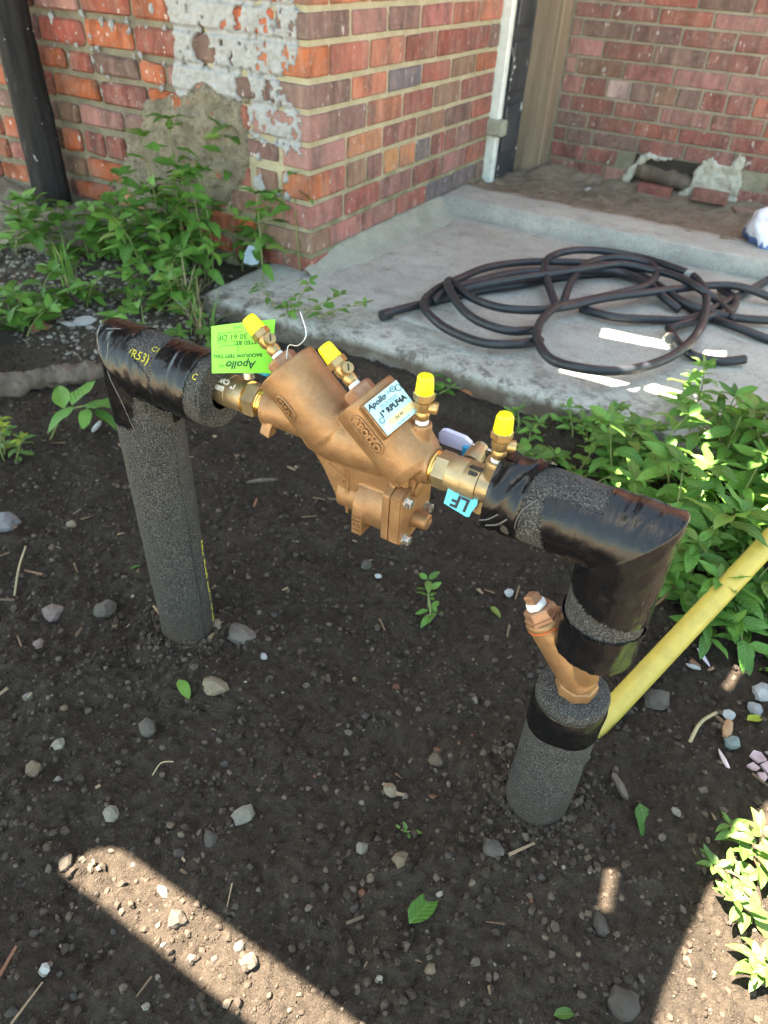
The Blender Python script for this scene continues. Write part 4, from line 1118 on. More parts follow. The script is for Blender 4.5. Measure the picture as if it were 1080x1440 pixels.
# ---- insulated pipes -------------------------------------------------------
def elbow_fn(xv, yv, zh, r_h, r_v, sgn):
    """mitred elbow: horizontal run along x (towards sgn) at zh, vertical at xv. returns f(u, th, dr): u>0 along the horizontal, u<0 down the leg"""
    def f(u, th, dr=0.0):
        rh = r_h + dr; rv = r_v + dr
        cu, su = math.cos(th), math.sin(th)      # cu: towards the outside of the bend, su: towards -y
        xm = xv - sgn * rv * cu; zm = zh + rh * cu
        if u >= 0: return Vector((xm + sgn * u, yv - su * rh, zm))
        return Vector((xm, yv - su * rv, zm + u))
    return f
def elbow_shell(f, ulo, uhi, name, mat, parent, dr=0.0, keep=None, nth=64, res=.003, wr=0.0, endx=None, endz=None, seed=0, smooth=True):
    """grid on the elbow; keep(x,z,th,u) selects faces"""
    us = np.arange(ulo, uhi + 1e-6, res); mb = MB(); idx = {}
    def vert(i, j):
        j = j % nth
        if (i, j) in idx: return idx[(i, j)]
        th = 2 * math.pi * j / nth; u = us[i]
        p = f(u, th, dr)
        if endx is not None and u >= 0: p.x = min(p.x, endx) if f(1, 0).x > f(.5, 0).x else max(p.x, endx)
        if endz is not None and u < 0: p.z = max(p.z, endz)
        if wr:
            c = Vector((p.x, Y0, ZA)) if u >= 0 else Vector((f(-1, 0).x * .5 + f(-1, math.pi).x * .5, Y0, p.z))
            d = (p - c); d.normalize()
            q = Vector((p.x * 60 + seed, p.y * 22, p.z * 22))
            p = p + d * wr * (.8 * mnoise.noise(q) + .5 * mnoise.noise(q * 2.3) + .9 * max(0, .22 - abs(mnoise.noise(q * 1.1 + Vector((7, 1, 4))))) / .22 * .6)
        idx[(i, j)] = len(mb.v); mb.v.append(tuple(p)); return idx[(i, j)]
    for i in range(len(us) - 1):
        for j in range(nth):
            th = 2 * math.pi * (j + .5) / nth; u = (us[i] + us[i + 1]) / 2; p = f(u, th, dr)
            if endx is not None and u >= 0 and (p.x > endx + .001 if f(1, 0).x > f(.5, 0).x else p.x < endx - .001): continue
            if endz is not None and u < 0 and p.z < endz - .001: continue
            if keep and not keep(p.x, p.z, th, u): continue
            mb.f.append((vert(i, j), vert(i + 1, j), vert(i + 1, j + 1), vert(i, j + 1)))
    o = mb.build(name, mat, parent, tuple(parent.location) if parent else (0, 0, 0), smooth=smooth); return o
XL, XR = .543, 1.052
lp_ = empty('insulated_pipe', (XL, Y0, 0), 'tall left pipe leg in grey speckled foam with black tape at its elbow', 'pipe')
fl_ = elbow_fn(XL, Y0 - .008, ZA, .0355, .0355, 1)
elbow_shell(fl_, -.50, .16, 'foam_sleeve', MAT['foam'], lp_, 0, None, 56, .004, .0008, endx=.654, endz=-.05)
MB().lathe([(0, .0355), (.0015, .0345), (.0016, .016)], (.6535, Y0 - .008, ZA), VX, 40, capa=False, capb=False).build('foam_end', MAT['foam'], lp_, (.654, Y0, ZA), smooth=False)
def tape_l(x, z, th, u):
    # th=0 outside (up / left), th=pi/2 faces the camera side (-y)
    if u >= 0:
        lim = .553 + .010 * math.sin(th)
        if .1 * math.pi < th < 1.0 * math.pi: lim = .553 + .040 * float(sst(.18 * math.pi, .42 * math.pi, th)) 
        return x < lim
    if th > math.pi: return z > .352
    return z > (.346 + .004 * th if th < .60 * math.pi else .353 + .20 * (th - .60 * math.pi))
elbow_shell(fl_, -.20, .16, 'tape_wrap', MAT['tape'], lp_, .0012, tape_l, 72, .002, .0012, seed=3)
elbow_shell(fl_, 0.0, .20, 'tape_wrap', MAT['tape'], lp_, .0012, lambda x, z, th, u: .592 + .004 * math.sin(th) < x < .636 + .004 * math.cos(th), 72, .002, .0012, seed=8)
MB().tube([fl_(-.03 - .012 * i, R(174 + 1.5 * math.sin(i * .7)), .0002) for i in range(36)], .0005, 4).build('seam', MAT['ink'], lp_)
yp = MB()
for i in range(26): 
    if i % 5 != 3: yp.tube([fl_(-.21 - .008 * i, R(207 + 3 * math.sin(i * 2.3)), .0001), fl_(-.213 - .008 * i, R(210 + 3 * math.cos(i * 1.7)), .0001), fl_(-.217 - .008 * i, R(206), 0)], .0008, 5)
yp.build('yellow_print', MAT['ink_yellow'], lp_)
yp = MB(); fz = on_cyl((0, Y0 - .008, ZA), VX, (0, -.70, .71), .0357)
for s_, q_, sz, tt in ((.574, .0, .0125, '(R53)'), (.565, .016, .008, 'IN'), (.588, -.012, .0085, 'C1'), (.6455, .0, .009, 'C')):
    vs, fs = text_verts(tt, sz, extrude=.0002); t_ = fz(s_, .004) - fz(s_, 0); sg = 1 if t_.z > 0 else -1
    yp.add([fz(s_ + v.x, sg * v.y + q_, .0003 + v.z) for v in vs], fs)
yp.build('yellow_print', MAT['ink_yellow'], lp_)

rp_ = empty('insulated_elbow', (XR, Y0, .29), 'right pipe elbow in foam wrapped with glossy creased black tape above the bronze strainer', 'pipe')
fr_ = elbow_fn(XR, Y0, ZA + .001, .0325, .0330, -1)
elbow_shell(fr_, -.155, .16, 'foam_sleeve', MAT['foam'], rp_, 0, None, 56, .004, .0006, endx=.944, endz=.293)
MB().lathe([(0, .033), (.0005, .014)], (XR, Y0, .293), (0, 0, 1), 40, capa=False, capb=False).build('foam_end', MAT['foam'], rp_, (XR, Y0, .293))
MB().lathe([(0, .0325), (.0005, .014)], (.944, Y0, ZA), (1, 0, 0), 40, capa=False, capb=False).build('foam_end', MAT['foam'], rp_, (.944, Y0, ZA))
elbow_shell(fr_, 0, .17, 'tape_wrap', MAT['tape'], rp_, .0013, lambda x, z, th, u: x < .980 - .012 * math.sin(th) - .004 * math.cos(2 * th), 96, .0014, .0026, endx=.942, seed=21)
def tape_r(x, z, th, u):
    # exposed speckled strip over the top; tape over the corner and down the outer side
    s_ = math.sin(th)
    if u >= 0:
        lim = .992 - .004 * math.sin(th * 2)
        if th < R(38) or th > R(300): lim = 1.030
        return x > lim
    lim = .352 - .010 * math.cos(th)
    return z > lim
elbow_shell(fr_, -.12, .16, 'tape_wrap', MAT['tape'], rp_, .0011, tape_r, 84, .0018, .0010, seed=33)
elbow_shell(fr_, -.20, 0, 'tape_wrap', MAT['tape'], rp_, .0013, lambda x, z, th, u: z < .329 + .003 * math.sin(th), 84, .0018, .0018, endz=.292, seed=41)
MAT['tape_edge'] = plain('tape_edge', (.10, .10, .10), .35, 0, .2, 200, 0)
te = MB()
te.tube(spline([fr_(.094, R(48), .0030), fr_(.092, R(66), .0030), fr_(.084, R(84), .0029), fr_(.076, R(97), .0027)], 8), .00035, 5)
te.tube(spline([fr_(.090, R(86), .0030), fr_(.088, R(100), .0031), fr_(.091, R(112), .0030)], 6), .0007, 6).tube(spline([fr_(.099, R(84), .0030), fr_(.098, R(98), .0030), fr_(.100, R(106), .0028)], 6), .0006, 6)
te.build('tape_edge', MAT['tape_edge'], rp_)
te = MB().tube(spline([fl_(.018, R(40), .0016), fl_(.012, R(62), .0017), fl_(-.004, R(84), .0017), fl_(-.022, R(100), .0016), fl_(-.046, R(112), .0015)], 6), .0005, 4)
te.tube([fl_(.012 + .002 * i, R(22 - 1.2 * i), .002) for i in range(9)], .0007, 4); te.build('tape_edge', MAT['tape_edge'], lp_)
sl = MB()
for x_, a_ in ((.996, 52), (1.018, 50), (1.052, 48)):
    p0 = Vector((x_, Y0 - math.sin(R(a_)) * .0345, ZA + math.cos(R(a_)) * .0345)); dn = Vector((.0015, -.0035, -.0075))
    sl.tube([p0, p0 + dn * .5 + Vector((.0006, 0, 0)), p0 + dn], .0007, 5)
sl.build('staple_slit', MAT['ink'], rp_)

lsv = empty('foam_sleeve', (1.047, -1.040, 0), 'short speckled foam sleeve round the right leg, rising from the soil to a tape band', 'pipe insulation')
lo_ = MB(); pr = [(-.04, .0345)] + [(t, .0345) for t in np.arange(0, .216, .006)] + [(.2165, .0345), (.2195, .0325), (.2205, .015)]
lo_.lathe(pr, (1.047, -1.040, 0), (.004, 0, 1), 48, capb=False)
lo_.v = [tuple(Vector(v) + Vector((mnoise.noise(Vector(v) * 40), mnoise.noise(Vector(v) * 40 + Vector((3, 3, 3))), 0)) * .0012) for v in lo_.v]
lo_.build('foam', MAT['foam'], lsv, (1.047, -1.04, 0), smooth=True)
tb = MB(); tb.lathe([(.172, .0351), (.173, .0358), (.186, .0356), (.198, .0360), (.2075, .0357), (.209, .0350)], (1.047, -1.040, 0), (.004, 0.0, 1), 72, capa=False, capb=False)
tb.v = [tuple(Vector(v) + Vector((0, 0, .10 * (v[1] + 1.04) + .006 * mnoise.noise(Vector(v) * 30))) + Vector((v[0] - 1.047, v[1] + 1.04, 0)).normalized() * .0012 * mnoise.noise(Vector((v[0] * 30, v[1] * 30, v[2] * 120)))) for v in tb.v]
tb.build('tape_wrap', MAT['tape'], lsv, (1.047, -1.04, .19), smooth=True)

# wye strainer between the two sleeves
st = empty('wye_strainer', (1.049, -1.042, .225), 'bronze wye strainer with hex cleanout plug between the two foam sleeves of the right leg', 'strainer')
sb = MB()
sb.lathe([(0, .0170), (.006, .0170), (.014, .0162), (.08, .0168)], (1.049, -1.042, .226), VZ, 32)
WD = Vector((-.053, -.002, .066)).normalized()
sb.lathe([(-.006, .0175), (.02, .0182), (.052, .0176), (.056, .0180), (.066, .0172), (.0675, .0184), (.071, .0184), (.073, .0168)], Vector((1.049, -1.042, .238)), WD, 32)
so_ = sb.build('strainer_body', MAT['bronze'], st, (1.049, -1.042, .24))
rm = so_.modifiers.new('r', 'REMESH'); rm.mode = 'VOXEL'; rm.voxel_size = .0009; rm.use_smooth_shade = True
sm = so_.modifiers.new('s', 'SMOOTH'); sm.iterations = 6; sm.factor = .5
bpy.context.view_layer.update()
me = bpy.data.meshes.new_from_object(so_.evaluated_get(bpy.context.evaluated_depsgraph_get())); so_.modifiers.clear(); so_.data = me
if not me.materials: me.materials.append(MAT['bronze'])
me.polygons.foreach_set('use_smooth', [True] * len(me.polygons))
MB().lathe([(-.003, .0180), (.0, .0196), (.009, .0196), (.0105, .0178)], (1.049, -1.042, .224), VZ, 8, tw=R(10)).build('hex_end', MAT['bronze'], st, (1.049, -1.042, .228))
we = Vector((1.049, -1.042, .238)) + WD * .072
MB().lathe([(0, .0184), (.0012, .0186)], we - WD * .006, WD, 32).build('seal_ring', plain('red_gasket', (.55, .12, .03), .6), st, tuple(we))
MB().lathe([(-.001, .0172), (.004, .0172), (.0045, .0152), (.011, .0146), (.0125, .0130)], we, WD, 6, tw=R(25)).build('cleanout_nut', MAT['bronze_plug'], st, tuple(we))
w = MB().lathe([(.012, .0085), (.0135, .0096), (.0165, .0092), (.018, .0080)], we, WD, 20)
w.v = [tuple(Vector(v) + Vector((mnoise.noise(Vector(v) * 400), mnoise.noise(Vector(v) * 400 + Vector((5, 5, 5))), mnoise.noise(Vector(v) * 400 + Vector((9, 1, 3))))) * .0010) for v in w.v]
w.build('thread_tape', MAT['ptfe'], st, tuple(we), smooth=True)
MB().lathe([(.017, .0074), (.0250, .0072), (.0262, .0060)], we, WD, 4, tw=R(30)).build('square_plug', MAT['bronze_plug'], st, tuple(we))

# ---- yellow pipe
def pipe_yellow():
    a = onz(838, 1022, .012); b = onz(1095, 748, .15); d = (b - a)
    pts = [a + d * t for t in np.linspace(-.12, 1.6, 26)]
    o = MB().tube(pts, .0145, 22).build('plastic_pipe', MAT['conduit'], None, tuple(a), smooth=True)
    tag(o, 'yellow plastic pipe lying slantwise from the right foam sleeve into the weeds', 'pipe')
pipe_yellow()

# ================================================================== HOSE
def hose():
    K = .537
    def H(cx, cy, lift): return onz(500 + K * cx, 320 + K * cy, .0825 + lift)
    runs = [
     ([(72, 230), (120, 214), (220, 190), (330, 165), (430, 150), (500, 137), (600, 125), (700, 122), (780, 150), (840, 185), (900, 222), (1000, 262), (1090, 296)], 0.0),
     ([(485, 296), (420, 306), (330, 301), (240, 266), (188, 222), (180, 192), (215, 160), (270, 135), (340, 106), (430, 92), (530, 90), (640, 96), (720, 112), (790, 150), (850, 190), (930, 222), (1010, 238), (1100, 244)], .012),
     ([(480, 268), (400, 270), (320, 244), (272, 205), (242, 155), (250, 140), (300, 182), (380, 210), (480, 216), (560, 206), (650, 186), (750, 172), (850, 160), (930, 152), (1000, 154), (1060, 172), (1100, 190)], .024),
     ([(525, 205), (505, 150), (494, 105), (512, 76), (570, 60), (650, 62), (750, 80), (830, 104), (888, 130), (918, 180), (908, 250), (868, 308), (800, 350), (700, 375), (600, 370), (512, 345), (476, 292), (484, 248), (525, 208), (580, 196), (690, 172), (760, 152), (788, 122), (770, 95), (700, 80), (640, 84), (592, 104), (560, 152), (545, 196)], .026),
     ([(590, 212), (680, 235), (790, 241), (870, 240), (960, 200), (1030, 165), (1100, 125)], .006),
     ([(205, 195), (240, 165), (330, 138), (430, 118), (520, 112), (620, 110), (705, 120), (770, 150), (810, 185), (850, 215)], .018),
     ([(250, 172), (330, 150), (430, 132), (510, 122), (600, 108), (690, 96), (770, 110), (840, 128), (900, 160), (950, 195), (990, 240)], .030),
     ([(820, 262), (842, 300), (885, 336), (960, 350), (1020, 345)], .002),
     ([(955, 160), (992, 185), (985, 215), (930, 232), (860, 252), (822, 266)], .010)]
    mb = MB()
    for pts, lift in runs:
        P = []
        for i, (x, y) in enumerate(pts):
            edge = min(i, len(pts) - 1 - i); l = lift * min(1, .25 + edge / 2.5)
            P.append(H(x, y, l + .004 * math.sin(i * 1.9)))
        mb.tube(spline(P, 8), .0100, 12)
    o = mb.build('rubber_hose', MAT['hose'], None, tuple(H(500, 200, 0)), smooth=True)
    tag(o, 'long black rubber hose coiled in loose loops on the concrete pad', 'hose')
    c1 = H(72, 230, 0); d = (H(120, 214, 0) - c1).normalized()
    MB().lathe([(-.004, .0128), (.022, .0128), (.024, .0118)], c1, d, 16).build('hose_end', MAT['hose'], o, tuple(c1), angle=40)
    MB().lathe([(-.005, .0126), (.005, .0126)], H(821, 290, .006), H(842, 300, 0) - H(820, 262, 0), 14).build('hose_band', MAT['steel'], o, tuple(H(821, 290, 0)), angle=40)
    MB().lathe([(-.008, .0122), (.008, .0122)], H(874, 124, .028), H(888, 130, 0) - H(830, 104, 0), 14).build('hose_band', MAT['white_scrap'], o, tuple(H(874, 124, 0)), angle=40)
hose()

# ================================================================== PLANTS
def leaf_mesh(seed, W=.52, droop=.25, fold=.25, tip=1.0):
    rnd = random.Random(seed); n = 6; vs = []; fs = []
    cols = (-1, -.5, 0, .5, 1)
    bend = rnd.uniform(-.12, .12)
    for i in range(n + 1):
        t = i / n
        w = W * .5 * 2.1 * (t ** .62) * ((1 - t) ** (.85 * tip)) if 0 < t < 1 else (.012 if t == 0 else 0.0)
        for c in cols:
            x = c * w + bend * t * t * .5
            z = fold * abs(c) * w - droop * t * t + rnd.uniform(-.012, .012) + .03 * math.sin(t * 9 + seed) * abs(c)
            vs.append((x, t, z))
    for i in range(n):
        for k in range(4): fs.append((i * 5 + k, i * 5 + k + 1, i * 5 + k + 6, i * 5 + k + 5))
    me = bpy.data.meshes.new('leaf'); me.from_pydata(vs, [], fs); me.polygons.foreach_set('use_smooth', [True] * len(me.polygons)); me.update()
    return me
LEAVES = {k: [] for k in ('leaf', 'leaf_pale', 'leaf_yellow')}
for k in LEAVES:
    for s_ in range(6):
        me = leaf_mesh(s_ + 11, .54 + .06 * (s_ % 3), .12 + .09 * s_, .12 + .08 * (s_ % 4)); me.materials.append(MAT[k]); LEAVES[k].append(me)
NARROW = []
for s_ in range(3):
    me = leaf_mesh(s_ + 60, .30, .25 + .2 * s_, .3); me.materials.append(MAT['leaf']); NARROW.append(me)
def put_leaf(parent, pos, d, size, rnd, kind='leaf', roll=None, mesh=None, name='leaf'):
    d = Vector(d).normalized(); up = Vector((0, 0, 1))
    if abs(d.z) > .95: up = Vector((.3, .2, .2))
    x = d.cross(up).normalized(); z = x.cross(d).normalized()
    a = rnd.gauss(0, .28) if roll is None else roll
    x2 = x * math.cos(a) + z * math.sin(a); z2 = x2.cross(d).normalized()
    me = mesh or rnd.choice(LEAVES[kind])
    o = bpy.data.objects.new(name, me); COL.objects.link(o)
    m4 = Matrix.Identity(4)
    sx = size * rnd.uniform(.88, 1.12)
    for i in range(3): m4[i][0] = x2[i] * sx; m4[i][1] = d[i] * size; m4[i][2] = z2[i] * size; m4[i][3] = pos[i]
    if parent:
        o.parent = parent; pl = world_loc(parent)
        for i in range(3): m4[i][3] -= pl[i]
    o.matrix_local = m4
    return o
def plant(label, base, stems, seed, size=.04, kind='leaf', group='leafy weeds', cat='weed', name='weed', pairs=5, stem_mat='stem', rosette=5, young='leaf_pale', young_p=.25, low=.25):
    """stems: list of (dx, dy, base offset x, base offset y, height)"""
    rnd = random.Random(seed); root = empty(name, (base[0], base[1], base[2]), label, cat, group)
    for (bx, by, tx_, ty_, h) in stems:
        a = Vector((base[0] + bx, base[1] + by, base[2] - .01)); b = a + Vector((tx_, ty_, h))
        mid = (a + b) / 2 + Vector((rnd.uniform(-.02, .02) - tx_ * .25, rnd.uniform(-.02, .02) - ty_ * .25, h * .12))
        pts = [(a * (1 - t) ** 2 + mid * 2 * t * (1 - t) + b * t * t) for t in np.linspace(0, 1, 9)]
        MB().tube(pts, [.0022 - .0012 * i / 8 for i in range(9)], 5).build('stem', MAT[stem_mat], root, tuple(a), smooth=True)
        az = rnd.uniform(0, 6.28)
        for k in range(pairs):
            t = low + (1 - low) * (k + .3) / pairs
            p = a * (1 - t) ** 2 + mid * 2 * t * (1 - t) + b * t * t
            az += math.pi / 2 + rnd.gauss(0, .25)
            for s_ in (0, math.pi):
                if rnd.random() < .08: continue
                dd = Vector((math.cos(az + s_ + rnd.gauss(0, .2)), math.sin(az + s_ + rnd.gauss(0, .2)), rnd.uniform(-.05, .55)))
                sz = size * rnd.uniform(.7, 1.15) * (1.05 - .35 * abs(t - .6))
                q = p + dd.normalized() * sz * .18
                MB_pet = None
                put_leaf(root, q, dd, sz, rnd, kind)
        az = rnd.uniform(0, 6.28)
        for k in range(rosette):
            an = az + k * 6.283 / max(1, rosette) + rnd.gauss(0, .2)
            dd = Vector((math.cos(an), math.sin(an), rnd.uniform(.25, .9)))
            put_leaf(root, b + dd.normalized() * .002, dd, size * rnd.uniform(.45, .95), rnd, young if rnd.random() < young_p else kind)
    return root
def rstems(rnd, n, rad, lean, h0, h1):
    return [(rnd.uniform(-rad, rad), rnd.uniform(-rad, rad), rnd.uniform(-lean, lean), rnd.uniform(-lean, lean), rnd.uniform(h0, h1)) for _ in range(n)]
pr_ = random.Random(31)
# bush against the left wall
for lab, (x, y), n, h0, h1, sd in (
    ('tall bushy green weed growing against the plaster patch on the left brick wall', (-.33, -.05), 6, .28, .40, 1),
    ('bushy green weed at the foot of the brick corner, beside the blue rag', (-.13, -.07), 4, .16, .33, 2),
    ('green weed with upright tips left of the tall wall bush', (-.48, -.09), 3, .10, .22, 3),
    ('lower spreading weed in front of the tall wall bush', (-.34, -.18), 4, .10, .22, 4)):
    plant(lab, (x, y, gz(x, y) + .01), rstems(pr_, n + 5, .11, .08, h0 * .55, h1), sd + 100, .058, 'leaf', 'leafy weeds along the left wall', 'weed', 'weed', 6, 'stem', 6)
# weeds left
for lab, (x, y), n, h0, h1, sd, sz in (
    ('green weed with flat topped leaves at the left edge in front of the black post', (-.80, -.24), 2, .08, .14, 5, .055),
    ('green weed growing in front of the foot of the black post', (-.64, -.22), 1, .05, .10, 6, .05),
    ('low dark green weed beside the brick fragment at the left', (-.44, -.46), 2, .04, .09, 7, .045),
    ('green weed at the left edge above the rotten log', (-.42, -.62), 4, .05, .11, 8, .048),
    ('leafy weed between the wall bush and the taped elbow', (-.22, -.36), 3, .05, .11, 9, .045),
    ('sprawling weed behind the left pipe elbow', (-.02, -.42), 4, .03, .09, 10, .04)):
    plant(lab, (x, y, gz(x, y) + .01), rstems(pr_, n + 4, .09, .06, h0 * .5, h1), sd + 100, sz * 1.1, 'leaf', 'leafy weeds at the left', 'weed', 'weed', 4, 'stem', 6)
# compound leaf and yellowish plant by the left leg
def compound():
    root = empty('weed', (.0, -.83, gz(0, -.83)), 'weed with a spray of five broad pointed leaves beside the left pipe leg', 'weed'); rnd = random.Random(3)
    a = Vector((.0, -.845, gz(0, -.845))); b = Vector((.06, -.80, .075)); MB().tube(spline([a, (a + b) / 2 + Vector((0, 0, .02)), b], 6), .0016, 5).build('stem', MAT['stem'], root, tuple(a), smooth=True)
    for dx, dy, dz, s_, px_, py_, pz in ((-.75, .5, .3, .07, .03, -.82, .07), (-.15, .9, .4, .07, .04, -.81, .075), (.8, .5, .35, .085, .06, -.80, .075), (-.2, -.9, -.1, .06, .045, -.81, .072), (.5, -.7, -.2, .05, .07, -.80, .074), (.85, -.1, .05, .055, .085, -.795, .07)):
        put_leaf(root, Vector((px_, py_, pz)), (dx, dy, dz), s_, rnd, 'leaf', .1)
compound()
plant('yellow green seedy weed at the left edge below the rotten log', (-.02, -.93, gz(-.02, -.93)), [(0, 0, .01, .01, .08), (.02, .0, .02, .02, .06), (-.02, .01, -.01, .02, .07), (-.03, 0, -.03, .0, .05)], 140, .024, 'leaf_pale', 'leafy weeds at the left', 'weed', 'weed', 5, 'stem', 6, 'leaf_yellow', .5)
# weeds at the pad edge
plant('straggly weed growing on the chipped corner of the concrete pad', (.10, -.23, .07), [(0, 0, .05, .01, .09), (.03, 0, .10, .02, .075), (-.04, 0, -.05, .0, .05), (.07, .0, .11, .04, .06), (.02, -.02, .02, -.04, .05)], 150, .032, 'leaf', None, 'weed', 'weed', 3, 'stem', 4, 'leaf_pale', .1)
for lab, (u, v), n, h, sd in (('small weed in the soil behind the second yellow cap from the right', (618, 555), 3, .035, 151), ('small green weed in the soil behind the rightmost yellow cap', (745, 620), 4, .045, 152), ('low weed at the foot of the concrete pad, right of the yellow caps', (800, 625), 5, .05, 153)):
    p = onz(u, v, .0); plant(lab, (p.x, p.y, gz(p.x, p.y)), rstems(pr_, n, .035, .03, h * .6, h), sd, .030, 'leaf', None, 'weed', 'weed', 2, 'stem', 4)
# big weeds on the right
RW = [('low weed behind the taped elbow at the edge of the pad', (.90, -.42), 4, .05, .12, .038), ('weed with broad leaves behind the taped elbow', (1.02, -.36), 5, .10, .19, .046),
      ('tall weed with bright sunlit leaves right of the taped elbow', (1.08, -.50), 5, .12, .21, .050), ('tall leafy weed at the right edge beside the hose', (1.16, -.26), 5, .18, .27, .050),
      ('tallest weed at the right edge, overlapping the coiled hose', (1.24, -.16), 5, .22, .30, .052), ('leafy weed at the right edge above the yellow pipe', (1.20, -.44), 5, .14, .22, .050),
      ('dark green weed under the yellow pipe at the right edge', (1.22, -.64), 4, .03, .07, .040), ('low weed between the taped elbow and the yellow pipe', (1.12, -.60), 4, .04, .10, .040),
      ('weed at the pad edge in front of the sun streaks', (1.05, -.20), 4, .08, .15, .042), ('weed at the far right behind the yellow pipe', (1.30, -.34), 4, .15, .24, .050), ('bushy weed above the yellow pipe, below the tallest weed', (1.15, -.40), 5, .10, .2, .05), ('weed in the shade just right of the taped elbow corner', (1.13, -.56), 5, .06, .14, .045), ('low leafy weed beneath the right end of the yellow pipe', (1.29, -.58), 5, .04, .08, .040), ('weed along the pad edge left of the sun streaks', (.96, -.30), 4, .05, .11, .038), ('tall weed at the right edge in front of the hose', (1.22, -.30), 5, .2, .28, .05), ('small weed beside the tangle of stems right of the elbow', (1.00, -.56), 4, .04, .10, .038)]
for i, (lab, (x, y), n, h0, h1, sz) in enumerate(RW):
    plant(lab, (x, y, gz(x, y)), rstems(pr_, n + 3, .075, .06, h0 * .55, h1), 200 + i, sz * .98, 'leaf', 'leafy weeds at the right', 'weed', 'weed', 6, 'stem', 6, 'leaf_pale', .3)
# sunlit plant in the lower right corner
p = onz(1050, 1300, 0)
plant('pale sunlit weed trailing over the dry soil in the lower right corner', (p.x, p.y, gz(p.x, p.y)), [(.03, .06, -.035, .05, .055), (.0, .03, -.02, .03, .05), (.0, .0, -.03, -.02, .04), (.02, -.03, -.01, -.03, .035), (.05, .08, -.01, .03, .06), (.04, .02, -.04, .02, .05), (.05, -.01, .02, .02, .05), (.0, .05, -.045, .01, .035), (-.01, .02, -.04, -.01, .03), (.03, -.05, -.03, -.02, .03), (.02, .0, .0, .05, .06), (.06, .04, .01, .02, .06)], 230, .022, 'leaf_pale', None, 'weed', 'weed', 6, 'stem_brown', 5, 'leaf_pale', .5)
# seedlings on the bare soil
p = onz(603, 868, 0)
plant('spindly seedling with round leaves in the open soil under the valve', (p.x, p.y, gz(p.x, p.y)), [(0, 0, -.010, .016, .034), (.0, 0, .010, .002, .024), (0, 0, -.03, .05, .030)], 240, .022, 'leaf', None, 'seedling', 'seedling', 1, 'stem', 3, 'leaf_pale', .4, .6)
p = onz(565, 1180, 0)
plant('tiny sprout in the open soil in front of the right leg', (p.x, p.y, gz(p.x, p.y)), [(0, 0, .004, .004, .014), (0, 0, -.003, .003, .012)], 241, .010, 'leaf_pale', None, 'seedling', 'seedling', 1, 'stem', 2, 'leaf_pale', .4, .6)
# grass tufts
def grass(label, x, y, n, h, seed, spread=.05):
    rnd = random.Random(seed); z = gz(x, y); root = empty('grass_tuft', (x, y, z), label, 'grass')
    for i in range(n):
        a = Vector((x + rnd.uniform(-.02, .02), y + rnd.uniform(-.02, .02), z - .005)); an = rnd.uniform(0, 6.28); L = h * rnd.uniform(.6, 1.1)
        d = Vector((math.cos(an), math.sin(an), 0)); w = Vector((-d.y, d.x, 0)); vs = []; fs = []; lean = rnd.uniform(.2, .9)
        for k in range(7):
            t = k / 6; p = a + Vector((0, 0, L * (t - .45 * lean * t * t))) + d * (L * .75 * lean * t * t); wd = .0028 * (1 - t ** 1.5) + .0002
            vs += [p - w * wd, p + Vector((0, 0, -.0006)), p + w * wd]
        for k in range(6): fs += [(k * 3, k * 3 + 1, k * 3 + 4, k * 3 + 3), (k * 3 + 1, k * 3 + 2, k * 3 + 5, k * 3 + 4)]
        MB().add(vs, fs).build('blade', MAT['straw'] if rnd.random() < .45 else MAT['leaf'], root, tuple(a), smooth=True)
grass('tuft of long half dry grass below the wall bush', -.16, -.28, 22, .16, 4)
grass('tuft of dry grass stalks left of the green tag', -.06, -.36, 18, .13, 5)
grass('broad bladed grass at the left edge', -.52, -.36, 9, .16, 6)
grass('few grass blades beside the yellow pipe at the right edge', 1.27, -.70, 8, .12, 7)

# fallen leaves
for lab, (u, v), s_, an, k in (('green leaf fallen on the soil at the bottom centre', (574, 1310), .044, .85, 'leaf'), ('green leaf with a long stalk beside the cream stone', (255, 970), .036, -.95, 'leaf'),
                               ('green leaf standing on edge in the soil right of the right leg', (893, 1142), .040, -1.45, 'leaf'), ('small round green leaf at the bottom edge', (775, 1435), .022, .2, 'leaf_pale'),
                               ('small green leaf lying left of the bronze strainer', (690, 852), .022, -.9, 'leaf'), ('yellow green curled leaf among the pale stones at the right', (1040, 1030), .026, .3, 'leaf_yellow'), ('tiny green leaf stuck to the soil left of the tall pipe leg', (185, 806), .016, .6, 'leaf')):
    p = onz(u, v, .004); rnd = random.Random(int(u)); z = gz(p.x, p.y)
    d = Vector((math.cos(an + .5), math.sin(an + .5), .12))
    o = put_leaf(None, Vector((p.x, p.y, z + .007)), d, s_, rnd, k, .15, name='fallen_leaf'); tag(o, lab, 'leaf')

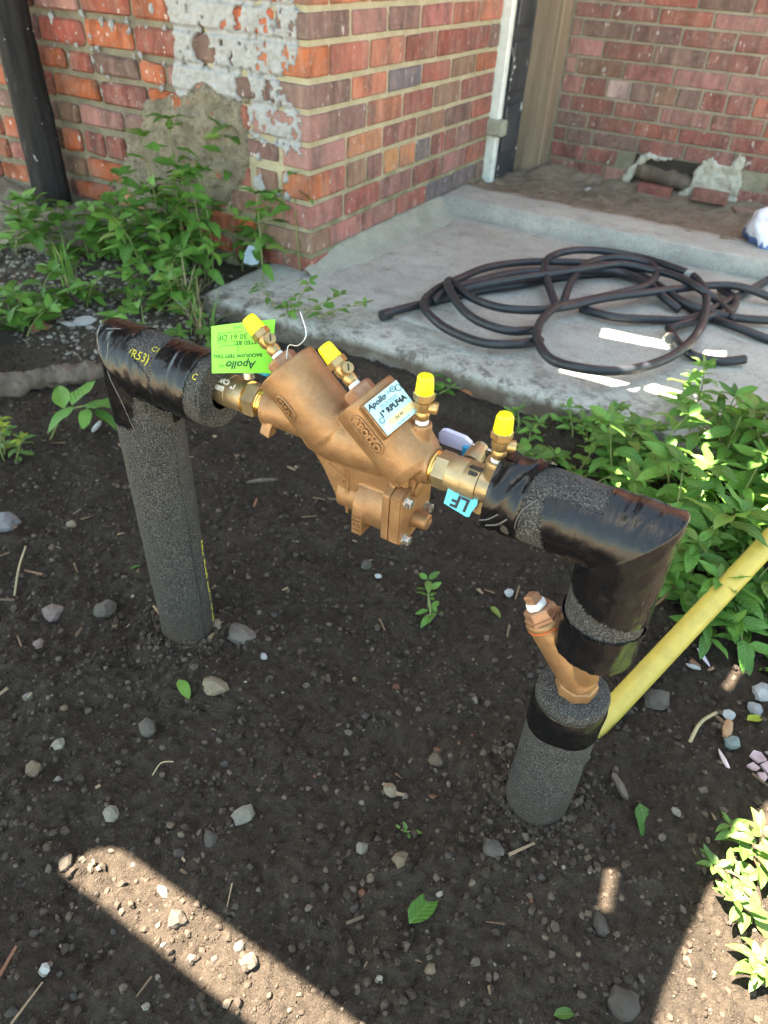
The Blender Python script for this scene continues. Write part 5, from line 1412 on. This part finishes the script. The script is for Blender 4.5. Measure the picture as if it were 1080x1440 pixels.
# ================================================================== STONES AND SCRAPS
G = lambda u, v: onz(u, v, .004)
CREAM, PALE, TAN, GREY, DARK, RUST, PINK = (.22, .18, .12), (.19, .172, .14), (.125, .09, .058), (.072, .063, .052), (.046, .038, .031), (.13, .052, .028), (.17, .12, .11)
for (u, v, s_, c, lab) in (
    (303, 972, .046, CREAM, 'largest cream coloured stone, lying right of the fallen leaf'), (342, 1147, .028, PALE, 'angular pale grey stone in front of the cream stone'),
    (157, 1147, .020, PALE, 'pale oval stone above the left end of the sunlit strip'), (48, 1085, .026, TAN, 'tan and grey stone near the left edge'),
    (92, 1213, .022, (.07, .055, .04), 'tan clod at the upper left end of the sunlit strip'), (230, 1254, .018, (.13, .125, .11), 'white pebble in the sunlit strip'),
    (252, 1297, .024, (.055, .043, .032), 'broad tan clod half buried in the sunlit strip'), (352, 1358, .020, (.095, .08, .058), 'cream stone in the lower part of the sunlit strip'), (338, 1333, .015, (.10, .09, .075), 'thin pale pebble at the edge of the sunlit strip'),
    (515, 795, .024, GREY, 'round grey stone in the soil below the relief cover'), (918, 993, .036, GREY, 'large round grey stone right of the foam sleeve'), (880, 1005, .024, DARK, 'dark round stone beside the large grey one'),
    (612, 1075, .022, TAN, 'tan wedge shaped stone left of the foam sleeve'), (548, 1117, .021, CREAM, 'pale oblong stone in the middle of the bare soil'), (569, 1121, .012, PALE, 'small white pebble beside the oblong stone'),
    (340, 893, .050, (.15, .13, .11), 'large flat dirty stone right of the tall leg foot'), (305, 885, .024, CREAM, 'rough cream stone touching the tall leg foot'), (150, 860, .040, GREY, 'big dark grey clod left of the tall leg'),
    (75, 860, .036, (.16, .12, .11), 'purplish stone half sunk near the left edge'), (54, 906, .020, PINK, 'pinkish angular stone near the left edge'), (40, 978, .018, PALE, 'pale stone with a flat top at the left edge'),
    (83, 1051, .022, PALE, 'light grey oblong pebble left of centre'), (209, 1028, .026, GREY, 'flat grey stone below the fallen leaf'), (296, 1180, .026, GREY, 'pale mottled stone above the sunlit strip'),
    (510, 1201, .020, PALE, 'pale flat stone left of the tiny sprout'), (562, 1222, .020, TAN, 'egg shaped tan stone below the tiny sprout'), (838, 1310, .030, DARK, 'dark round clod at the lower right of the bare soil'),
    (871, 1418, .032, DARK, 'largest dark clod at the bottom edge near the sunlit corner'), (690, 1208, .030, GREY, 'flat grey stone in front of the foam sleeve'), (940, 1160, .014, PALE, 'small white stone near the sunlit weed'),
    (665, 993, .014, PALE, 'white pebble left of the foam sleeve top'), (370, 922, .014, (.32, .31, .30), 'white round pebble right of the tall leg foot'), (500, 950, .012, CREAM, 'small cream pebble in the middle of the soil'),
    (795, 735, .02, GREY, 'grey stone under the taped elbow'), (1065, 990, .034, (.30, .31, .32), 'smooth light grey stone at the right edge'), (1055, 1010, .028, (.24, .25, .26), 'darker grey stone below the smooth one at the right edge'),
    (1020, 1060, .024, (.17, .21, .20), 'greenish grey stone among the pale chips at the right'), (60, 470, .05, (.24, .10, .06), 'broken piece of red brick among the left weeds'), (8, 738, .05, (.2, .2, .21), 'flat grey stone at the left edge'),
    (100, 735, .02, CREAM, 'cream chip lying on the left soil')):
    p = G(u, v); stone(p.x, p.y, s_, c, lab, None, None, .22, random.Random(int(u * 7 + v)))
srnd = random.Random(55)
kinds = [('dark grey', DARK, 'dark grey pebbles on the soil', 44), ('pale', PALE, 'pale pebbles on the soil', 30), ('tan', TAN, 'tan pebbles on the soil', 32), ('brick red', RUST, 'brick red chips on the soil', 14)]
MARKS = [(303, 972, 'the cream stone'), (342, 1147, 'the angular pale stone'), (157, 1147, 'the pale oval stone'), (70, 1085, 'the tan and grey stone'), (230, 1254, 'the sunlit white pebble'), (352, 1358, 'the sunlit cream stone'),
         (515, 795, 'the round grey stone under the valve'), (918, 993, 'the large round grey stone'), (612, 1075, 'the tan wedge shaped stone'), (548, 1117, 'the pale oblong stone'), (340, 893, 'the flat dirty stone'),
         (150, 860, 'the big dark clod'), (265, 905, 'the tall leg foot'), (54, 906, 'the pinkish stone'), (209, 1028, 'the flat grey stone'), (510, 1201, 'the pale flat stone'), (562, 1180, 'the tiny sprout'), (603, 850, 'the spindly seedling'),
         (590, 1293, 'the leaf at bottom centre'), (838, 1310, 'the dark round clod'), (750, 1135, 'the foam sleeve foot'), (897, 1163, 'the upright leaf'), (790, 1437, 'the leaf at the bottom edge'), (1040, 1250, 'the sunlit weed'),
         (540, 750, 'the relief cover'), (400, 680, 'the thin wood sliver'), (27, 800, 'the straw twig'), (690, 852, 'the small leaf near the strainer'), (760, 850, 'the strainer plug'), (800, 735, 'the taped elbow'), (200, 700, 'the tall foam leg'), (430, 1430, 'the lower end of the sunlit strip'), (20, 1300, 'the lower left edge')]
USED = set()
def pebble_label(nm, u, v, what):
    ms = sorted(MARKS, key=lambda m_: (m_[0] - u) ** 2 + (m_[1] - v) ** 2)
    for a in ms[:3]:
        dx, dy = u - a[0], v - a[1]
        w = ('right of' if dx > 0 else 'left of') if abs(dx) > abs(dy) else ('below' if dy > 0 else 'above')
        for pre in (('just ' if math.hypot(dx, dy) < 45 else ''), ):
            l = 'small %s %s %s%s %s' % (nm, what, pre, w, a[2])
            if l not in USED and len(l.split()) <= 16: USED.add(l); return l
    for a in ms[:4]:
        for b in ms[:5]:
            if a is b: continue
            l = 'small %s %s between %s and %s' % (nm, what, a[2], b[2])
            if l not in USED and len(l.split()) <= 16: USED.add(l); return l
    return 'small %s %s half sunk in the dark soil' % (nm, what)
for nm, c, grp, n in kinds:
    k = 0
    while k < n:
        u = srnd.uniform(5, 1075); v = srnd.uniform(640, 1435); p = G(u, v)
        if math.hypot(p.x - XL, p.y + 1.055) < .06 or math.hypot(p.x - 1.047, p.y + 1.04) < .05: continue
        if p.y > -.3: continue
        k += 1
        s_ = srnd.choice([.005, .006, .007, .009, .012]) * srnd.uniform(.8, 1.2) * (1.35 if c is DARK else 1)
        stone(p.x, p.y, s_, c, pebble_label(nm, u, v, 'pebble' if c is not RUST else 'chip'), grp, None, .2, srnd, 'pebble' if c is not RUST else 'brick_chip', 'pebble' if c is not RUST else 'chip')
# pastel chips at the right edge
for i, (u, v) in enumerate(((1052, 1085), (1068, 1098), (1046, 1100), (1076, 1080), (1060, 1112), (1074, 1118))):
    p = G(u, v); z = gz(p.x, p.y); rnd = random.Random(i + 5); r_ = .0075 + .003 * rnd.random()
    pts = [(p.x + r_ * math.cos(a * 1.2566 + i) * rnd.uniform(.45, 1.2), p.y + r_ * math.sin(a * 1.2566 + i) * rnd.uniform(.45, 1.2), z + .004 + .004 * rnd.random()) for a in range(5)]
    o = MB().prism(pts, (0, 0, .003)).build('pottery_chip', MAT['chip_pink'], None, (p.x, p.y, z)); tag(o, ('upper left', 'largest middle', 'leftmost', 'topmost right', 'lowest left', 'lowest right')[i] + ' flat pale pink chip among the chips at the right edge', 'chip', 'pink chips at the right edge')
def flake(name, u, v, w, h, ang, mat, lab, cat, z=None, tilt=.35, seed=1, thick=.0015, zr=.004):
    p = onz(u, v, zr); zz = (gz(p.x, p.y) if z is None else z) + .004; rnd = random.Random(seed); n = 8; pts = []
    for k in range(n):
        a = 6.283 * k / n; x = math.cos(a) * w * rnd.uniform(.75, 1.05) * .5; y = math.sin(a) * h * rnd.uniform(.75, 1.05) * .5
        X = x * math.cos(ang) - y * math.sin(ang); Y = x * math.sin(ang) + y * math.cos(ang)
        pts.append(Vector((p.x + X, p.y + Y, zz + tilt * (y + h * .5) + rnd.uniform(0, .002))))
    c = sum(pts, Vector()) / n; vs = pts + [c + Vector((0, 0, .004))] + [q - Vector((0, 0, thick)) for q in pts] + [c + Vector((0, 0, .004 - thick))]
    fs = [(k, (k + 1) % n, n) for k in range(n)] + [((k + 1) % n + n + 1, k + n + 1, 2 * n + 1) for k in range(n)] + [(k, k + n + 1, (k + 1) % n + n + 1, (k + 1) % n) for k in range(n)]
    o = MB().add(vs, fs).build(name, mat, None, tuple(c)); return tag(o, lab, cat)
flake('plastic_scrap', 100, 468, .05, .018, .3, MAT['white_scrap'], 'white plastic scrap lying flat left of the taped elbow', 'scrap', None, .2, 1)
flake('plastic_scrap', 122, 466, .055, .026, .9, MAT['white_scrap'], 'larger white plastic scrap tucked behind the taped elbow', 'scrap', None, .6, 2)
flake('plastic_scrap', 137, 606, .034, .020, -1.1, MAT['white_scrap'], 'white plastic stub beside the left pipe leg', 'scrap', None, .8, 3, .006)
flake('rag', 356, 372, .055, .05, .4, plain('pale_blue_cloth', (.42, .52, .62), .8), 'pale blue rag at the foot of the brick corner', 'rag', .075, .9, 4, .004, .075)
flake('rag', 252, 447, .03, .022, .2, plain('pale_blue_scrap', (.40, .54, .66), .7), 'small pale blue scrap in the grass left of the green tag', 'scrap', None, .4, 5)
flake('paper_scrap', 985, 932, .035, .008, 2.3, plain('mauve_paper', (.55, .48, .58), .7), 'long mauve paper scrap below the yellow pipe', 'scrap', None, .4, 6)
flake('paper_scrap', 1008, 1085, .035, .006, 2.2, plain('pink_paper', (.58, .46, .46), .7), 'thin pink scrap left of the pink chips', 'scrap', None, .3, 7)
flake('paper_scrap', 1018, 1018, .020, .014, .4, MAT['white_scrap'], 'crumpled black and white paper scrap at the right edge', 'scrap', None, .5, 8)
flake('paper_scrap', 972, 944, .022, .006, .1, MAT['white_scrap'], 'white scrap beside the mauve paper scrap', 'scrap', None, .4, 9)
flake('plastic_scrap', 532, 812, .012, .008, .3, MAT['white_scrap'], 'tiny white scrap below the grey stone under the valve', 'scrap', None, .4, 10)
flake('plastic_scrap', 716, 832, .018, .012, .8, MAT['white_scrap'], 'curled white scrap left of the bronze strainer', 'scrap', None, .6, 11)
flake('plastic_scrap', 65, 1365, .012, .009, .3, MAT['white_scrap'], 'bluish white scrap near the lower left corner', 'scrap', None, .3, 12)
flake('wood_chip', 866, 1118, .040, .010, 2.4, MAT['log'], 'reddish brown wood chip right of the foam sleeve', 'wood chip', None, .15, 13, .005)
flake('wood_chip', 1015, 1040, .038, .014, 1.6, plain('orange_wood', (.32, .19, .10), .8), 'orange brown wood chip near the pale stones', 'wood chip', None, .2, 14, .005)
flake('wood_chip', 368, 680, .055, .007, .75, MAT['log'], 'thin grey wood sliver in the soil below the first barrel', 'wood chip', None, .1, 15, .004)
flake('wood_chip', 690, 560, .05, .012, .1, MAT['jamb'], 'pale wood splinter at the foot of the concrete pad', 'wood chip', None, .1, 16, .005)
flake('wood_chip', 655, 563, .05, .009, -.1, plain('red_wood', (.28, .11, .05), .8), 'red brown wood splinter at the foot of the concrete pad', 'wood chip', None, .1, 17, .005)
flake('bottle_cap', 888, 256, .022, .02, .4, MAT['cap_yellow'], 'small yellow green disc on the soil below the back wall', 'scrap', .10, .2, 18, .003, .10)
flake('plastic_scrap', 826, 270, .012, .035, -.5, MAT['white_scrap'], 'white stick on the dusty soil behind the curb', 'scrap', .105, .1, 19, .003, .10)
def twig(pts, r, lab, mat='straw'):
    P = []
    for (u, v, dz) in pts:
        p = onz(u, v, .004); P.append(Vector((p.x, p.y, gz(p.x, p.y) + .003 + dz)))
    o = MB().tube(spline(P, 5), r, 5).build('twig', MAT[mat], None, tuple(P[0]), smooth=True); tag(o, lab, 'twig')
twig([(18, 832, 0), (27, 800, .008), (37, 770, .004)], .0016, 'pale straw twig standing near the left edge')
twig([(960, 1062, 0), (975, 1035, .012), (1000, 1015, .01)], .0022, 'pale bent twig among the stones at the right')
twig([(215, 1092, 0), (228, 1078, .006), (245, 1075, .002)], .0008, 'thin pale root fibre left of centre')
twig([(870, 895, .01), (930, 860, .03), (985, 790, .05)], .0020, 'thin bare brown stem behind the taped elbow', 'stem_brown')
twig([(930, 690, .02), (985, 640, .05), (1040, 600, .05)], .0018, 'bare brown stem in the weeds at the right', 'stem_brown')
# rotten log at the left
def log():
    a = onz(-30, 548, .02); b = onz(150, 520, .02); pts = [a + (b - a) * t for t in np.linspace(-.3, 1, 70)]
    mb = MB().tube(pts, [.026 - .006 * t for t in np.linspace(0, 1, 70)], 26)
    mb.v = [tuple(Vector(v) + Vector((mnoise.noise(Vector(v) * 25), mnoise.noise(Vector(v) * 25 + Vector((5, 5, 5))), mnoise.noise(Vector(v) * 30 + Vector((2, 9, 9))))) * .011 + Vector((0, mnoise.noise(Vector((v[0] * 20, v[1] * 90, v[2] * 90))), mnoise.noise(Vector((v[0] * 20 + 5, v[1] * 110, v[2] * 110))))) * .007) for v in mb.v]
    tag(mb.build('log', MAT['log'], None, tuple(a), smooth=True), 'rotten grey brown log lying behind the left pipe leg', 'log')
log()
# plastic bag at the right edge
def bag():
    rnd = random.Random(6); c = Vector((1.02, .96, .12)); bm = bmesh.new(); bmesh.ops.create_icosphere(bm, subdivisions=4, radius=1)
    for v in bm.verts:
        n = mnoise.noise(v.co * 1.6) * .35 + abs(mnoise.noise(v.co * 4.2)) * .28; v.co *= (.8 + n)
        v.co = Vector((v.co.x * .11, v.co.y * .12, max(-.02, v.co.z * .13)))
    for f in bm.faces: f.material_index = 1 if f.calc_center_median().z < .012 else 0
    mi = [f.material_index for f in bm.faces]
    mb = MB(); mb.bm(bm); me = mb.mesh('plastic_bag'); me.materials.append(MAT['bag_white']); me.materials.append(MAT['bag_blue'])
    me.polygons.foreach_set('material_index', mi); me.polygons.foreach_set('use_smooth', [True] * len(me.polygons))
    o = link_mesh('plastic_bag', me, None, None, c); tag(o, 'crumpled white and blue plastic bag on the curb at the right edge', 'bag')
bag()

# ================================================================== UNSEEN CANOPY added to cast the yard's shade (above and left of the picture)
HC = 2.1
SH = -SHADOW_DIR * (HC / math.tan(SUN_EL))        # shadow on the ground -> board plane
def clip_half(poly, a, b, keep_left):
    out = []; n = len(poly)
    def sd(p): v = (b[0] - a[0]) * (p[1] - a[1]) - (b[1] - a[1]) * (p[0] - a[0]); return v if keep_left else -v
    for i in range(n):
        p, q = poly[i], poly[(i + 1) % n]; dp, dq = sd(p), sd(q)
        if dp >= 0: out.append(p)
        if dp * dq < 0:
            t = dp / (dp - dq); out.append((p[0] + (q[0] - p[0]) * t, p[1] + (q[1] - p[1]) * t))
    return out
def area(p): return abs(sum(p[i][0] * p[(i + 1) % len(p)][1] - p[(i + 1) % len(p)][0] * p[i][1] for i in range(len(p)))) / 2
def minus(poly, hole):
    res = []; cur = poly; n = len(hole)
    for i in range(n):
        a, b = hole[i], hole[(i + 1) % n]
        o_ = clip_half(cur, a, b, False)
        if len(o_) > 2 and area(o_) > 2e-5: res.append(o_)
        cur = clip_half(cur, a, b, True)
        if len(cur) < 3: break
    return res
def ccw(p):
    s_ = sum(p[i][0] * p[(i + 1) % len(p)][1] - p[(i + 1) % len(p)][0] * p[i][1] for i in range(len(p))); return p if s_ > 0 else p[::-1]
def gp(u, v, z=0.0):
    p = onz(u, v, z); k = SHADOW_DIR * (z / math.tan(SUN_EL)); return (p.x + k.x, p.y + k.y)     # ground spot on the same sun ray
def rect(x0, x1, y0, y1): return [(x0, y0), (x1, y0), (x1, y1), (x0, y1)]
HOLES = [[(.652, -1.3715), (1.6, -1.3715), (1.6, -1.321), (.690, -1.321), (.660, -1.338)],
         [(1.203, -1.30), (1.7, -1.30), (1.7, -.90), (1.275, -.90), (1.245, -1.00), (1.235, -1.05)],
         [(1.1, -2.2), (1.7, -2.2), (1.7, -1.29), (1.19, -1.29)]]
def hole_px(pts, z=0.0): HOLES.append([gp(u, v, z) for u, v in pts])  # gap shaped from a sun patch, carried up the sun ray
hole_px([(838, 1292), (850, 1238), (874, 1242), (864, 1296)])
hole_px([(844, 462), (944, 482), (938, 492), (840, 474)], .07)
hole_px([(785, 514), (860, 534), (898, 543), (892, 552), (783, 523)], .07)
hole_px([(985, 492), (1020, 494), (1018, 506), (980, 502)], .07)
hole_px([(905, 536), (995, 562), (985, 576), (900, 548)], .07)
hole_px([(925, 615), (985, 592), (1020, 640), (985, 672), (940, 640)], .16)
hole_px([(1050, 660), (1085, 650), (1085, 690), (1055, 690)], .16)
hole_px([(860, 640), (890, 660), (880, 680), (855, 668)], .10)
hole_px([(1010, 975), (1030, 945), (1042, 955), (1025, 985)])
HOLES = [ccw(h) for h in HOLES]
can = empty('added_shade_canopy', (-1.4, -1.0, 0), 'unseen boarded canopy on four posts, added to shade the yard', 'canopy')
XB = 1.36
yb = -1.8; i = 0
rows = []
while yb < 1.55:
    rows.append((yb, yb + .155)); yb += .1535
for i, (a, b) in enumerate(rows):
    polys = [rect(-1.45, XB, a, b)]
    for h in HOLES:
        nx_ = []
        for p_ in polys:
            hx = [q[0] for q in h]; hy = [q[1] for q in h]; px_ = [q[0] for q in p_]; py_ = [q[1] for q in p_]
            if max(hx) < min(px_) or min(hx) > max(px_) or max(hy) < min(py_) or min(hy) > max(py_): nx_.append(p_)
            else: nx_ += minus(p_, h)
        polys = nx_
    zz = HC + (.006 if i % 2 else 0)
    mb = MB()
    for p_ in polys: mb.prism([(q[0] + SH.x, q[1] + SH.y, zz) for q in p_], (0, 0, .018))
    if mb.v: mb.build('shade_board', MAT['board'], can, ((-1.45 + XB) / 2 + SH.x, (a + b) / 2 + SH.y, zz))
for x_ in (-1.40 + SH.x, -.3 + SH.x):
    MB().box((x_ - .03, -1.78 + SH.y, HC + .03), (x_ + .03, 1.5 + SH.y, HC + .12)).build('beam', MAT['board'], can, (x_, 0, HC))
for x_, y_ in ((-2.15, -2.2), (-2.15, -.15), (-1.0, -2.2), (.35, -2.2)):
    MB().box((x_ - .04, y_ - .04, -.05), (x_ + .04, y_ + .04, HC)).build('shade_canopy_post', MAT['board'], can, (x_, y_, 0))
